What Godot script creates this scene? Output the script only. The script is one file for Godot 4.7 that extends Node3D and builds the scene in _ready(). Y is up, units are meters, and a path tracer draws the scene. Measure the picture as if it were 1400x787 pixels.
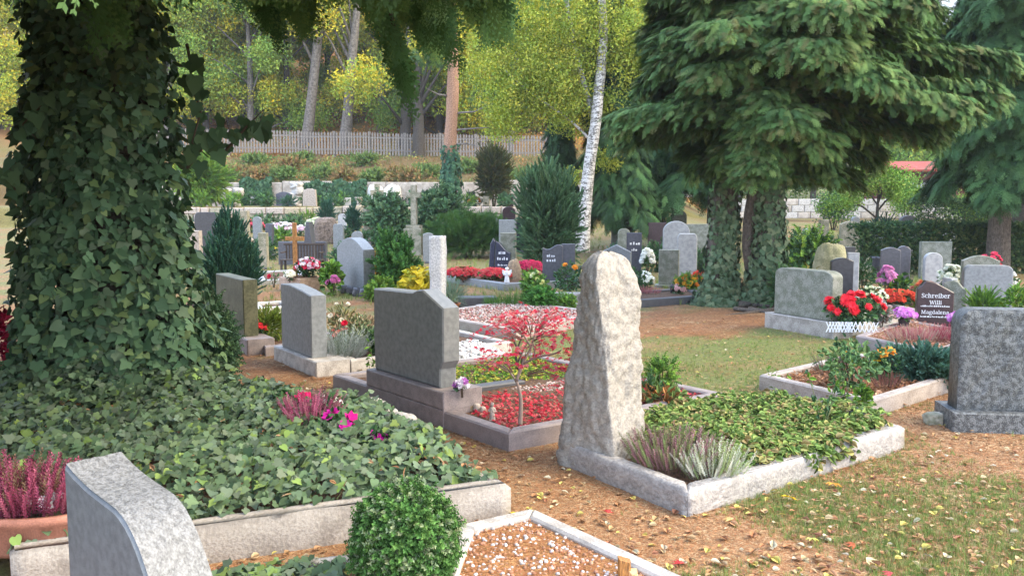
extends Node3D
# An old cemetery under conifers in autumn. Pixel helpers use the photograph's 1400 x 787 raster.

const FOCAL := 1200.0
const EYE := Vector3(0, 1.6, 0)
var pitch := atan(113.5 / FOCAL)
var rng := RandomNumberGenerator.new()
var names := {}
var tone_cache := {}
var nz := FastNoiseLite.new()
var nz2 := FastNoiseLite.new()
var M := {}
var L := {}

# ---------------------------------------------------------------- small helpers
class Mb:
	var v := PackedVector3Array()
	var c := PackedColorArray()
	func tri(a: Vector3, b: Vector3, d: Vector3):
		v.append(a); v.append(b); v.append(d)
	func quad(a: Vector3, b: Vector3, d: Vector3, e: Vector3):
		v.append(a); v.append(b); v.append(d); v.append(a); v.append(d); v.append(e)
	func add(o: Mb, t: Transform3D):
		for p in o.v: v.append(t * p)
	func mesh(smooth := false) -> ArrayMesh:
		var a := []
		a.resize(Mesh.ARRAY_MAX)
		a[Mesh.ARRAY_VERTEX] = v
		if c.size() == v.size(): a[Mesh.ARRAY_COLOR] = c
		if smooth:
			var st := SurfaceTool.new()
			st.create_from_arrays(a)
			st.generate_normals()
			return st.commit()
		var n := PackedVector3Array()
		n.resize(v.size())
		for i in range(0, v.size(), 3):
			var q := (v[i + 2] - v[i]).cross(v[i + 1] - v[i]).normalized()
			n[i] = q; n[i + 1] = q; n[i + 2] = q
		a[Mesh.ARRAY_NORMAL] = n
		var m := ArrayMesh.new()
		m.add_surface_from_arrays(Mesh.PRIMITIVE_TRIANGLES, a)
		return m

class Sc:   # scattered copies: place, tone of a palette
	var t: Array[Transform3D] = []
	var k := PackedInt32Array()
	func add(x: Transform3D, tone: int):
		t.append(x); k.append(tone)

func lin(r: float, g: float, b: float) -> Color:
	return Color(r, g, b)

func R(a: float, b: float) -> float:
	return rng.randf_range(a, b)

func ray(px: float, py: float) -> Vector3:
	var x := (px - 700.0) / FOCAL
	var y := -(py - 393.5) / FOCAL
	return Vector3(x, y * cos(pitch) - sin(pitch), -cos(pitch) - y * sin(pitch))

func gp(px: float, py: float, h := 0.0) -> Vector3:      # on the level plane at height h
	var r := ray(px, py)
	return EYE + r * ((h - EYE.y) / r.y)

func at(px: float, py: float, d: float) -> Vector3:      # d metres ahead
	var r := ray(px, py)
	return EYE + r * (d / -r.z)

func px_of(p: Vector3) -> Vector2:
	var q := p - EYE
	var f := -q.z * cos(pitch) - q.y * sin(pitch)
	var u := q.y * cos(pitch) - q.z * sin(pitch)
	return Vector2(700 + FOCAL * q.x / f, 393.5 - FOCAL * u / f) if f > 0.05 else Vector2(-9999, -9999)

func ground_at(px: float, d: float, lift := 0.0) -> Vector3:   # the ground d metres ahead in that column
	var p := at(px, 300, d)
	p.y = terr(p.x, p.z) + lift
	return p

func ss(a: float, b: float, x: float) -> float:
	return smoothstep(a, b, x)

func terr(x: float, z: float) -> float:
	var d := -z
	if d < 20.0: return 0.0
	var u := x / d
	var left := 1.0 - ss(0.11, 0.24, u)
	var hl := 0.7 * ss(23.0, 35.5, d) + 0.8 * ss(35.9, 36.1, d) + 1.1 * ss(41.2, 41.5, d) + 1.7 * ss(41.6, 50.0, d)
	if d > 50.0: hl += (d - 50.0) * 0.42
	var hr := 0.9 * ss(24.0, 44.0, d)
	if d > 60.0: hr += (d - 60.0) * 0.1
	return lerpf(hr, hl, left) + (0.12 * nz.get_noise_2d(x * 3.0, z * 3.0) * ss(24.0, 30.0, d))

func numbered(n: String) -> String:
	var k: int = names.get(n, 0)
	names[n] = k + 1
	return n if k == 0 else "%s_%03d" % [n, k]

func tag(o: Node, label: String, category: String, group := "", kind := ""):
	if label: o.set_meta("label", label)
	if category: o.set_meta("category", category)
	if group: o.set_meta("group", group)
	if kind: o.set_meta("kind", kind)

func thing(called: String, label: String, category: String, where := Vector3.ZERO, turn := 0.0, group := "") -> Node3D:
	var o := Node3D.new()
	o.name = numbered(called)
	add_child(o)
	o.position = where
	o.rotation.y = turn
	tag(o, label, category, group)
	return o

func part(parent: Node, called: String, mesh: Mesh, m: Material, pos := Vector3.ZERO, rot := Vector3.ZERO) -> MeshInstance3D:
	var o := MeshInstance3D.new()
	o.name = called if parent != self else numbered(called)
	o.mesh = mesh
	o.material_override = m
	o.position = pos
	o.rotation = rot
	parent.add_child(o, true)
	return o

func material(c: Color, rough := 0.8, tex := "", scale := 0.7, bump := 0.0, world := false) -> StandardMaterial3D:
	var m := StandardMaterial3D.new()
	m.albedo_color = c.linear_to_srgb()
	m.roughness = rough
	if tex:
		m.albedo_texture = L[tex]
		m.uv1_triplanar = true
		m.uv1_world_triplanar = world
		m.uv1_scale = Vector3.ONE * scale
		if bump > 0.0:
			m.normal_enabled = true
			m.normal_texture = L[tex + "_n"]
			m.normal_scale = bump
	return m

func leafy(c: Color, rough := 0.55, back := 0.35) -> StandardMaterial3D:
	var m := StandardMaterial3D.new()
	m.albedo_color = c.linear_to_srgb()
	m.roughness = rough
	m.cull_mode = BaseMaterial3D.CULL_DISABLED
	m.metallic_specular = 0.22
	if back > 0.0:
		m.backlight_enabled = true
		m.backlight = Color(c.r * back, c.g * back, c.b * back * 0.6).linear_to_srgb()
	return m

func scatter(parent: Node, called: String, mesh: Mesh, s: Sc, pal: Array, rough := 0.55, single := 0, back := 0.35, jitter := 0.25) -> void:
	# the copies that show largest become parts of their own, the rest one mass
	var pick := {}
	if single > 0:
		var order := []
		for i in s.t.size():
			var g: Vector3 = parent.global_transform * s.t[i].origin
			var q := px_of(g)
			if q.x > 0 and q.x < 1400 and q.y > 0 and q.y < 787:
				order.append([g.distance_to(EYE) / s.t[i].basis.x.length(), i])
		order.sort()
		for a in order.slice(0, single): pick[a[1]] = true
		for i in pick:
			var c: Color = pal[s.k[i]]
			var key := "%s %s %s" % [c, rough, back]
			if not tone_cache.has(key): tone_cache[key] = leafy(c, rough, back)
			var o := MeshInstance3D.new()
			o.name = "leaf" if single == 300 else "bloom"
			o.mesh = mesh
			o.material_override = tone_cache[key]
			o.transform = s.t[i]
			parent.add_child(o, true)
	var n := s.t.size() - pick.size()
	if n <= 0: return
	var b := PackedFloat32Array()
	b.resize(n * 16)
	var j := 0
	for i in s.t.size():
		if pick.has(i): continue
		var t: Transform3D = s.t[i]
		var c: Color = pal[s.k[i]]
		var w := 1.0 + R(-jitter, jitter)
		var h := 1.0 + R(-jitter, jitter) * 0.3
		b[j] = t.basis.x.x; b[j + 1] = t.basis.y.x; b[j + 2] = t.basis.z.x; b[j + 3] = t.origin.x
		b[j + 4] = t.basis.x.y; b[j + 5] = t.basis.y.y; b[j + 6] = t.basis.z.y; b[j + 7] = t.origin.y
		b[j + 8] = t.basis.x.z; b[j + 9] = t.basis.y.z; b[j + 10] = t.basis.z.z; b[j + 11] = t.origin.z
		b[j + 12] = c.r * w * h; b[j + 13] = c.g * w; b[j + 14] = c.b * w; b[j + 15] = 1.0
		j += 16
	var mm := MultiMesh.new()
	mm.transform_format = MultiMesh.TRANSFORM_3D
	mm.use_colors = true
	mm.mesh = mesh
	mm.instance_count = n
	mm.buffer = b
	var o := MultiMeshInstance3D.new()
	o.multimesh = mm
	var mean := Color(0.3, 0.3, 0.1)
	if pal.size(): mean = pal[0]
	var key := "mass %s %s %s" % [rough, back, mean]
	if not tone_cache.has(key):
		var m := leafy(Color(1, 1, 1), rough, 0.0)
		m.vertex_color_use_as_albedo = true
		if back > 0.0:
			m.backlight_enabled = true
			m.backlight = Color(mean.r * back, mean.g * back, mean.b * back * 0.6).linear_to_srgb()
		tone_cache[key] = m
	o.material_override = tone_cache[key]
	if parent == self:
		o.name = numbered(called)
	else:
		o.name = called
		o.set_meta("kind", "stuff")
	parent.add_child(o, true)
	last_mass = o
var last_mass: Node3D

# a frame whose local y points along dir, local z near face
func frame(o: Vector3, along: Vector3, face: Vector3, s: float) -> Transform3D:
	var y := along.normalized()
	var x := y.cross(face)
	if x.length() < 0.01: x = y.cross(Vector3(0.3, 0.8, 0.5))
	x = x.normalized()
	return Transform3D(Basis(x, y, x.cross(y)) * s, o)

func rand_dir() -> Vector3:
	var z := R(-1, 1)
	var a := R(0, TAU)
	var q := sqrt(1 - z * z)
	return Vector3(q * cos(a), z, q * sin(a))

# ---------------------------------------------------------------- textures
func noise_bytes(size: int, freq: float, seed_: int, octaves := 4, kind := FastNoiseLite.TYPE_SIMPLEX_SMOOTH) -> PackedByteArray:
	var n := FastNoiseLite.new()
	n.noise_type = kind
	n.frequency = freq
	n.seed = seed_
	n.fractal_octaves = octaves
	var im := n.get_seamless_image(size, size, false, false, 0.15, true)
	im.convert(Image.FORMAT_L8)
	return im.get_data()

func tex_of(data: PackedByteArray, size: int, f: int) -> ImageTexture:
	return ImageTexture.create_from_image(Image.create_from_data(size, size, false, f, data))

func speckle(called: String, size: int, fine: float, coarse: float, a: Color, b: Color, spot: Color, seed_: int, bump := 3.0, contrast := 1.6):
	var n1 := noise_bytes(size, fine, seed_, 3)
	var n2 := noise_bytes(size, coarse, seed_ + 7, 5)
	var n3 := noise_bytes(size, fine * 2.2, seed_ + 13, 2)
	var out := PackedByteArray()
	out.resize(size * size * 3)
	var hgt := PackedByteArray()
	hgt.resize(size * size)
	for i in size * size:
		var f := clampf(((n1[i] - 128) * 0.55 + (n2[i] - 128) * 0.6) / 128.0 * contrast + 0.5, 0, 1)
		var c := a.lerp(b, f)
		if n3[i] > 176: c = c.lerp(spot, clampf((n3[i] - 176) / 25.0, 0, 1))
		c = c.linear_to_srgb()
		out[i * 3] = int(clampf(c.r, 0, 1) * 255); out[i * 3 + 1] = int(clampf(c.g, 0, 1) * 255); out[i * 3 + 2] = int(clampf(c.b, 0, 1) * 255)
		hgt[i] = int(clampf(n1[i] * 0.5 + n2[i] * 0.3 + n3[i] * 0.2, 0, 255))
	L[called] = tex_of(out, size, Image.FORMAT_RGB8)
	var im := Image.create_from_data(size, size, false, Image.FORMAT_L8, hgt)
	im.convert(Image.FORMAT_RGBA8)
	im.bump_map_to_normal_map(bump)
	L[called + "_n"] = ImageTexture.create_from_image(im)

# ---------------------------------------------------------------- shapes
func outline_inset(p: PackedVector2Array, b: float) -> PackedVector2Array:
	var o := PackedVector2Array()
	var n := p.size()
	var area := 0.0
	for i in n: area += p[i].cross(p[(i + 1) % n])
	var sgn := 1.0 if area > 0 else -1.0
	for i in n:
		var d1 := (p[i] - p[(i + n - 1) % n]).normalized()
		var d2 := (p[(i + 1) % n] - p[i]).normalized()
		var n1 := Vector2(-d1.y, d1.x) * sgn
		var n2 := Vector2(-d2.y, d2.x) * sgn
		var m := (n1 + n2)
		var k := maxf(m.length_squared() / 2.0, 0.3)
		o.append(p[i] + m / k * b)
	return o

func slab(p: PackedVector2Array, z0: float, z1: float, b := 0.008, rough := 0.0) -> ArrayMesh:
	# outline in x,y, thickness along z, chamfered
	var m := Mb.new()
	var q := outline_inset(p, b)
	var tr := Geometry2D.triangulate_polygon(q)
	var jig := func(v: Vector3) -> Vector3:
		if rough <= 0.0: return v
		return v + Vector3(nz2.get_noise_3d(v.x * 90, v.y * 90, v.z * 90), nz2.get_noise_3d(v.x * 90 + 50, v.y * 90, v.z * 90), nz2.get_noise_3d(v.x * 90, v.y * 90 + 70, v.z * 90)) * rough
	for i in range(0, tr.size(), 3):
		var a := q[tr[i]]; var c := q[tr[i + 1]]; var d := q[tr[i + 2]]
		m.tri(jig.call(Vector3(a.x, a.y, z1)), jig.call(Vector3(d.x, d.y, z1)), jig.call(Vector3(c.x, c.y, z1)))
		m.tri(jig.call(Vector3(a.x, a.y, z0)), jig.call(Vector3(c.x, c.y, z0)), jig.call(Vector3(d.x, d.y, z0)))
	var n := p.size()
	for i in n:
		var j := (i + 1) % n
		var rows := [[q, z1], [p, z1 - b], [p, z0 + b], [q, z0]]
		for r in 3:
			var u: PackedVector2Array = rows[r][0]
			var w: PackedVector2Array = rows[r + 1][0]
			m.quad(jig.call(Vector3(u[i].x, u[i].y, rows[r][1])), jig.call(Vector3(u[j].x, u[j].y, rows[r][1])), jig.call(Vector3(w[j].x, w[j].y, rows[r + 1][1])), jig.call(Vector3(w[i].x, w[i].y, rows[r + 1][1])))
	return m.mesh()

func rect(x0: float, y0: float, x1: float, y1: float) -> PackedVector2Array:
	return PackedVector2Array([Vector2(x0, y0), Vector2(x1, y0), Vector2(x1, y1), Vector2(x0, y1)])

func block(w: float, h: float, t: float, b := 0.008) -> ArrayMesh:   # stands on y = 0
	return slab(rect(-w / 2, 0, w / 2, h), -t / 2, t / 2, b)

func prism_up(p: PackedVector2Array, y0: float, y1: float, b := 0.008, rough := 0.0, step := 0.05) -> ArrayMesh:
	# a footprint in x,z raised from y0 to y1; rough ones are subdivided and hewn
	var q := p
	if rough > 0.0:
		q = PackedVector2Array()
		for i in p.size():
			var a := p[i]; var c := p[(i + 1) % p.size()]
			var k := maxi(1, int(a.distance_to(c) / step))
			for j in k: q.append(a.lerp(c, float(j) / k))
	var m := Mb.new()
	var inn := outline_inset(q, b)
	var jig := func(v: Vector3) -> Vector3:
		if rough <= 0.0: return v
		return v + Vector3(nz2.get_noise_3d(v.x * 60, v.y * 60, v.z * 60), nz2.get_noise_3d(v.x * 60 + 50, v.y * 60, v.z * 60) * 0.6, nz2.get_noise_3d(v.x * 60, v.y * 60 + 70, v.z * 60)) * rough
	var tr := Geometry2D.triangulate_polygon(inn)
	for i in range(0, tr.size(), 3):
		var a := inn[tr[i]]; var c := inn[tr[i + 1]]; var d := inn[tr[i + 2]]
		m.tri(jig.call(Vector3(a.x, y1, a.y)), jig.call(Vector3(c.x, y1, c.y)), jig.call(Vector3(d.x, y1, d.y)))
	var levels := [[inn, y1], [q, y1 - b]]
	var nrow := 1 if rough <= 0.0 else maxi(1, int((y1 - y0) / step))
	for r in nrow: levels.append([q, lerpf(y1 - b, y0, float(r + 1) / nrow)])
	for r in levels.size() - 1:
		var u: PackedVector2Array = levels[r][0]
		var w: PackedVector2Array = levels[r + 1][0]
		for i in q.size():
			var j := (i + 1) % q.size()
			m.quad(jig.call(Vector3(u[i].x, levels[r][1], u[i].y)), jig.call(Vector3(u[j].x, levels[r][1], u[j].y)), jig.call(Vector3(w[j].x, levels[r + 1][1], w[j].y)), jig.call(Vector3(w[i].x, levels[r + 1][1], w[i].y)))
	return m.mesh(rough > 0.0)

func rings(pts: Array, closed_top := true, smooth := true) -> ArrayMesh:   # lofts equal rings of points
	var m := Mb.new()
	var n: int = pts[0].size()
	for r in pts.size() - 1:
		for i in n:
			var j := (i + 1) % n
			m.quad(pts[r][i], pts[r + 1][i], pts[r + 1][j], pts[r][j])
	if closed_top:
		for e in [0, pts.size() - 1]:
			var mid := Vector3.ZERO
			for p in pts[e]: mid += p / n
			for i in n: m.tri(pts[e][i], pts[e][(i + 1) % n], mid)
	return m.mesh(smooth)

func lathe(profile: Array, n := 20, smooth := true) -> ArrayMesh:   # [radius, y]
	var rr := []
	for p in profile:
		var ring := []
		for i in n: ring.append(Vector3(p[0] * cos(TAU * i / n), p[1], p[0] * sin(TAU * i / n)))
		rr.append(ring)
	return rings(rr, true, smooth)

func tube(path: Array, radii: Array, n := 10, bark := 0.0) -> ArrayMesh:
	var rr := []
	for k in path.size():
		var a: Vector3 = path[maxi(k - 1, 0)]
		var b: Vector3 = path[mini(k + 1, path.size() - 1)]
		var y := (b - a).normalized()
		var x := y.cross(Vector3(0.1, 0.05, 1)).normalized()
		var z := x.cross(y)
		var ring := []
		for i in n:
			var dirv := x * cos(TAU * i / n) + z * sin(TAU * i / n)
			var rad: float = radii[k]
			if bark > 0.0:
				var q: Vector3 = path[k] + dirv * rad
				rad *= 1.0 + bark * nz2.get_noise_3d(q.x * 60 + dirv.x * 40, q.y * 9, q.z * 60 + dirv.z * 40)
			ring.append(path[k] + dirv * rad)
		rr.append(ring)
	return rings(rr)

func fine_path(path: Array, radii: Array, k := 6) -> Array:
	var p := []
	var r := []
	for i in path.size() - 1:
		var a: Vector3 = path[maxi(i - 1, 0)]
		var b: Vector3 = path[i]
		var c: Vector3 = path[i + 1]
		var d: Vector3 = path[mini(i + 2, path.size() - 1)]
		for j in k:
			var t := float(j) / k
			p.append(b.cubic_interpolate(c, a, d, t))
			r.append(lerpf(radii[i], radii[i + 1], t))
	p.append(path[-1]); r.append(radii[-1])
	return [p, r]

func rock(w: float, h: float, t: float, rough: float, seed_: float, n := 22, sharp := 1.0, flat_base := true) -> ArrayMesh:
	var rr := []
	for r in n + 1:
		var f := float(r) / n
		var lat := lerpf(-PI / 2 * (0.55 if flat_base else 1.0), PI / 2, f)
		var ring := []
		for i in n * 2:
			var a := TAU * i / (n * 2)
			var dv := Vector3(cos(lat) * cos(a), sin(lat), cos(lat) * sin(a))
			var e := 1.0 / pow(pow(absf(dv.x), 2 + sharp) + pow(absf(dv.y), 2 + sharp) + pow(absf(dv.z), 2 + sharp), 1.0 / (2 + sharp))
			e *= 1.0 + rough * (nz2.get_noise_3d(dv.x * 22 + seed_, dv.y * 22, dv.z * 22) + 0.4 * nz2.get_noise_3d(dv.x * 70 + seed_, dv.y * 70, dv.z * 70))
			var q := dv * e
			ring.append(Vector3(q.x * w / 2, (q.y * 0.5 + 0.4) * h / 0.9, q.z * t / 2))
		rr.append(ring)
	return rings(rr)

# ---------------------------------------------------------------- leaves
func leaf_into(m: Mb, o: Vector3, along: Vector3, up: Vector3, ln: float, wd: float, fold := 0.25):
	var a := along.normalized()
	var s := a.cross(up)
	s = s.normalized() if s.length() > 0.01 else Vector3.RIGHT
	var u := s.cross(a)
	var mid := o + a * ln * 0.45
	var tip := o + a * ln - u * ln * 0.08
	m.tri(o, mid + s * wd / 2 + u * wd * fold, tip)
	m.tri(o, tip, mid - s * wd / 2 + u * wd * fold)

func ivy_leaf(old := false) -> ArrayMesh:
	var m := Mb.new()
	# five lobes, petiole at the origin, tip at +y, faces +z, folded a little along the midrib
	var half := [Vector2(0, 0), Vector2(0.18, -0.13), Vector2(0.44, -0.06), Vector2(0.42, 0.12), Vector2(0.55, 0.35), Vector2(0.31, 0.46), Vector2(0.2, 0.7), Vector2(0, 1.0)]
	if old: half = [Vector2(0, 0), Vector2(0.2, -0.14), Vector2(0.42, -0.02), Vector2(0.48, 0.2), Vector2(0.4, 0.44), Vector2(0.24, 0.7), Vector2(0.1, 0.9), Vector2(0, 1.0)]
	var c := Vector3(0, 0.28, 0.0)
	for sd in [-1.0, 1.0]:
		for i in half.size() - 1:
			var a: Vector2 = half[i]; var b: Vector2 = half[i + 1]
			var A := Vector3(a.x * sd, a.y, 0.16 * a.x - 0.12 * a.y * a.y - 0.06 * absf(a.x))
			var B := Vector3(b.x * sd, b.y, 0.16 * b.x - 0.12 * b.y * b.y - 0.06 * absf(b.x))
			if sd > 0: m.tri(c, A, B)
			else: m.tri(c, B, A)
	return m.mesh(true)

func simple_leaf(wd := 0.5, fold := 0.2) -> ArrayMesh:
	var m := Mb.new()
	var pts := [[0.0, 0.0], [0.2, 0.7], [0.5, 1.0], [0.8, 0.6], [1.0, 0.0]]
	for i in 4:
		for sd in [-1.0, 1.0]:
			var y0: float = pts[i][0]; var y1: float = pts[i + 1][0]
			var w0: float = pts[i][1] * wd * 0.5; var w1: float = pts[i + 1][1] * wd * 0.5
			var a := Vector3(0, y0, -0.15 * y0 * y0); var b := Vector3(0, y1, -0.15 * y1 * y1)
			m.quad(a, b, Vector3(w1 * sd, y1, w1 * fold * 2 - 0.15 * y1 * y1), Vector3(w0 * sd, y0, w0 * fold * 2 - 0.15 * y0 * y0))
	return m.mesh(true)

func maple_leaf() -> ArrayMesh:
	var m := Mb.new()
	for k in 5:
		var a := (k - 2) * 0.62
		leaf_into(m, Vector3.ZERO, Vector3(sin(a), cos(a), -0.1 * absf(a)), Vector3(0, 0, 1), 1.0 - 0.13 * absf(k - 2.0), 0.26)
	return m.mesh()

func cluster(n: int, rad: float, ln: float, wd: float, seed_: int) -> ArrayMesh:
	var m := Mb.new()
	rng.seed = seed_
	for i in n:
		var d := rand_dir()
		var o := d * rad * pow(rng.randf(), 0.5)
		leaf_into(m, o, (rand_dir() + Vector3(0, -0.4, 0)), Vector3(R(-.6, .6), 1, R(-.6, .6)), ln * R(0.7, 1.25), wd * R(0.8, 1.2))
	return m.mesh()

func frond(ln: float, pairs: int, seed_: int) -> ArrayMesh:   # a flat, drooping conifer spray along +y, facing +z
	var m := Mb.new()
	rng.seed = seed_
	var bend := func(p: Vector3) -> Vector3: return Vector3(p.x, p.y, p.z - 0.35 * p.y * p.y / ln - 0.5 * p.x * p.x / ln)
	for i in pairs:
		var f := (i + 0.5) / pairs
		for sd in [-1.0, 1.0]:
			var o := Vector3(0, f * ln, 0)
			var bl := ln * (0.1 + 0.27 * sin(PI * pow(0.1 + 0.88 * f, 0.75))) * R(0.6, 1.25)
			var ang := 0.62 + R(-0.2, 0.2)
			var dv := Vector3(sin(ang) * sd, cos(ang), R(-0.35, 0.2))
			var sub := 3
			for j in sub:
				var g := (j + 0.35) / sub
				var q := o + dv * bl * g
				for s2 in [-1.0, 1.0]:
					var a2: float = ang * sd + 0.5 * s2
					var e := q + Vector3(sin(a2), cos(a2), R(-0.2, 0.2)) * bl * 0.34 * (1.1 - g * 0.5)
					var w := Vector3(cos(a2), -sin(a2), 0) * bl * 0.06
					m.tri(bend.call(q), bend.call((q + e) / 2 + w), bend.call(e))
					m.tri(bend.call(q), bend.call(e), bend.call((q + e) / 2 - w))
			var e2 := o + dv * bl
			var w2 := Vector3(cos(ang), -sin(ang) * sd, 0) * ln * 0.012
			m.tri(bend.call(o - w2), bend.call(o + w2), bend.call(e2))
	m.quad(bend.call(Vector3(-0.006, 0, 0)), bend.call(Vector3(0.006, 0, 0)), bend.call(Vector3(0.004, ln * 0.9, 0)), bend.call(Vector3(-0.004, ln * 0.9, 0)))
	return m.mesh()

func sprig(ln: float, n: int, ll: float, lw: float, ang: float, seed_: int, from := 0.15) -> ArrayMesh:   # leaves in a spiral round a stem along +y
	var m := Mb.new()
	rng.seed = seed_
	for i in n:
		var f := from + (1.0 - from) * (i + 0.5) / n
		var a := i * 2.4
		var o := Vector3(0, f * ln, 0)
		var d := Vector3(sin(ang) * cos(a), cos(ang), sin(ang) * sin(a))
		leaf_into(m, o, d, Vector3(0, 1, 0) if absf(ang) > 0.3 else Vector3(cos(a), 0, sin(a)), ll * R(0.75, 1.2) * (1.1 - 0.4 * f), lw)
	m.tri(Vector3(-0.003, 0, 0), Vector3(0.003, 0, 0), Vector3(0, ln, 0))
	m.tri(Vector3(0, 0, -0.003), Vector3(0, 0, 0.003), Vector3(0, ln, 0))
	return m.mesh()

func tuft(n: int, ln: float, wd: float, spread: float, seed_: int) -> ArrayMesh:   # grass blades
	var m := Mb.new()
	rng.seed = seed_
	for i in n:
		var a := R(0, TAU)
		var o := Vector3(cos(a), 0, sin(a)) * R(0, spread)
		var d := Vector3(cos(a + R(-1, 1)), 0, sin(a + R(-1, 1)))
		var s := Vector3(-d.z, 0, d.x) * wd / 2
		var h := ln * R(0.5, 1.2)
		var k := R(0.1, 0.6) * h
		var m1 := o + Vector3(0, h * 0.6, 0) + d * k * 0.35
		m.quad(o - s, m1 - s * 0.8, m1 + s * 0.8, o + s)
		m.tri(m1 - s * 0.8, o + Vector3(0, h, 0) + d * k, m1 + s * 0.8)
	return m.mesh()

func litter(n: int, rad: float, ln: float, wd: float, seed_: int) -> ArrayMesh:   # dropped needles and twigs lying flat
	var m := Mb.new()
	rng.seed = seed_
	for i in n:
		var a := R(0, TAU)
		var o := Vector3(cos(a), 0, sin(a)) * rad * sqrt(rng.randf()) + Vector3(0, R(0.001, 0.009), 0)
		var b := R(0, TAU)
		var d := Vector3(cos(b), R(-0.08, 0.08), sin(b)) * ln * R(0.5, 1.3) / 2
		var s := Vector3(-sin(b), 0.2, cos(b)) * wd / 2
		m.quad(o - d - s, o + d - s, o + d + s, o - d + s)
	return m.mesh()

func bloom_mesh(petals: int, layers: int, wd: float, seed_: int) -> ArrayMesh:   # a filled flower facing +y, radius about 1
	var m := Mb.new()
	rng.seed = seed_
	for l in layers:
		var rise := 0.15 + 1.1 * l / maxf(1, layers)
		for k in petals:
			var a := TAU * (k + 0.5 * (l % 2)) / petals + R(-0.15, 0.15)
			leaf_into(m, Vector3(0, 0.04 * l, 0), Vector3(cos(a), rise, sin(a)), Vector3(0, 1, 0), R(0.85, 1.1) * (1.0 - 0.1 * l), wd, -0.15)
	return m.mesh()

# ---------------------------------------------------------------- builders
var keep_out: Array = []

func v2(p: Vector3) -> Vector2: return Vector2(p.x, p.z)

func in_poly(poly: PackedVector2Array) -> Vector2:
	var lo := poly[0]; var hi := poly[0]
	for p in poly:
		lo = lo.min(p); hi = hi.max(p)
	for i in 60:
		var q := Vector2(R(lo.x, hi.x), R(lo.y, hi.y))
		if Geometry2D.is_point_in_polygon(q, poly): return q
	return (lo + hi) / 2

func grow(poly: PackedVector2Array, by: float) -> PackedVector2Array:
	return outline_inset(poly, -by)

func top_of(shape: String, w: float, h: float) -> PackedVector2Array:
	var p := PackedVector2Array([Vector2(0, 0), Vector2(w, 0)])
	match shape:
		"arch":
			for i in 13: p.append(Vector2(w - w * i / 12.0, h - w * 0.16 + w * 0.16 * sin(PI * i / 12.0)))
		"round":
			for i in 17: p.append(Vector2(w / 2 + w / 2 * cos(PI * i / 16), h - w / 2 * 0.8 + w / 2 * 0.8 * sin(PI * i / 16)))
		"shoulder":
			p.append(Vector2(w, h * 0.86))
			for i in 7: p.append(Vector2(w - w * 0.16 * (1 - cos(PI / 2 * i / 6)), h * 0.86 + h * 0.14 * sin(PI / 2 * i / 6)))
			for i in 7: p.append(Vector2(w * 0.16 * (1 - sin(PI / 2 * i / 6)), h * 0.86 + h * 0.14 * cos(PI / 2 * i / 6)))
		"slant":
			p.append(Vector2(w, h * 0.9)); p.append(Vector2(w * 0.72, h * 0.95)); p.append(Vector2(w * 0.3, h)); p.append(Vector2(0, h * 0.985))
		"falling":
			p.append(Vector2(w, h * 0.78)); p.append(Vector2(w * 0.8, h * 0.84)); p.append(Vector2(w * 0.62, h * 0.96)); p.append(Vector2(w * 0.45, h)); p.append(Vector2(0, h * 0.93))
		"point":
			p.append(Vector2(w, h * 0.84)); p.append(Vector2(w * 0.5, h)); p.append(Vector2(0, h * 0.84))
		"pyramid":
			p.append(Vector2(w * 0.62, h)); p.append(Vector2(w * 0.38, h))
		"wave":
			for i in 13:
				var f := i / 12.0
				p.append(Vector2(w * (1 - f), h * (0.94 + 0.06 * sin(f * TAU * 0.9 + 0.4))))
		"ragged":
			p.append(Vector2(w * 0.97, h * 0.55))
			for i in 7:
				var f := i / 6.0
				p.append(Vector2(w * (0.93 - 0.86 * f), h * (0.86 + 0.14 * sin(PI * (0.2 + 0.65 * f)) + R(-0.02, 0.02))))
			p.append(Vector2(w * 0.03, h * 0.5))
		_:
			p.append(Vector2(w, h)); p.append(Vector2(0, h))
	return p

func shift(p: PackedVector2Array, x: float, y: float) -> PackedVector2Array:
	var o := PackedVector2Array()
	for q in p: o.append(q + Vector2(x, y))
	return o

# a stone whose visible face stands on the line from A to B on the ground
func stone_line(label: String, A: Vector3, B: Vector3, f0: float, f1: float, h: float, t: float, shape, m: Material, ph := 0.0, pt := 0.0, pm: Material = null, setback := 0.03) -> Node3D:
	var w := A.distance_to(B)
	var o := thing("headstone", label, "gravestone", A, atan2(-(B - A).z, (B - A).x), "")
	var ol: PackedVector2Array = shape if shape is PackedVector2Array else top_of(shape, w * (f1 - f0), h)
	part(o, "slab", slab(shift(ol, w * f0, ph), -t - setback, -setback, 0.009), m)
	if ph > 0.0: part(o, "plinth", slab(rect(0, -0.05, w, ph - 0.002), -pt, 0, 0.01), pm)
	return o

# a stone seen between two pixel columns at a known distance
func stone_at(label: String, l: float, t: float, r: float, d: float, deg: float, thick: float, shape: String, m: Material, ph := 0.0, pm: Material = null, group := "") -> Node3D:
	var c := (l + r) / 2
	var top := at(c, t, d)
	var base := ground_at(c, d, -0.02)
	var view := deg_to_rad(deg) - atan2(-(c - 700) / FOCAL, 1.0)
	var w := maxf(0.1, ((r - l) * d / FOCAL - thick * absf(sin(view))) / maxf(0.5, absf(cos(view))))
	var h := top.y - base.y
	var o := thing("headstone", label, "gravestone", base, deg_to_rad(deg), group)
	if ph > 0.0: part(o, "plinth", block(w + 0.14, ph, thick + 0.14, 0.01), pm if pm else m)
	part(o, "slab", slab(shift(top_of(shape, w, h - ph - 0.002), -w / 2, ph + 0.002), -thick / 2, thick / 2, 0.01), m)
	return o

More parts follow.
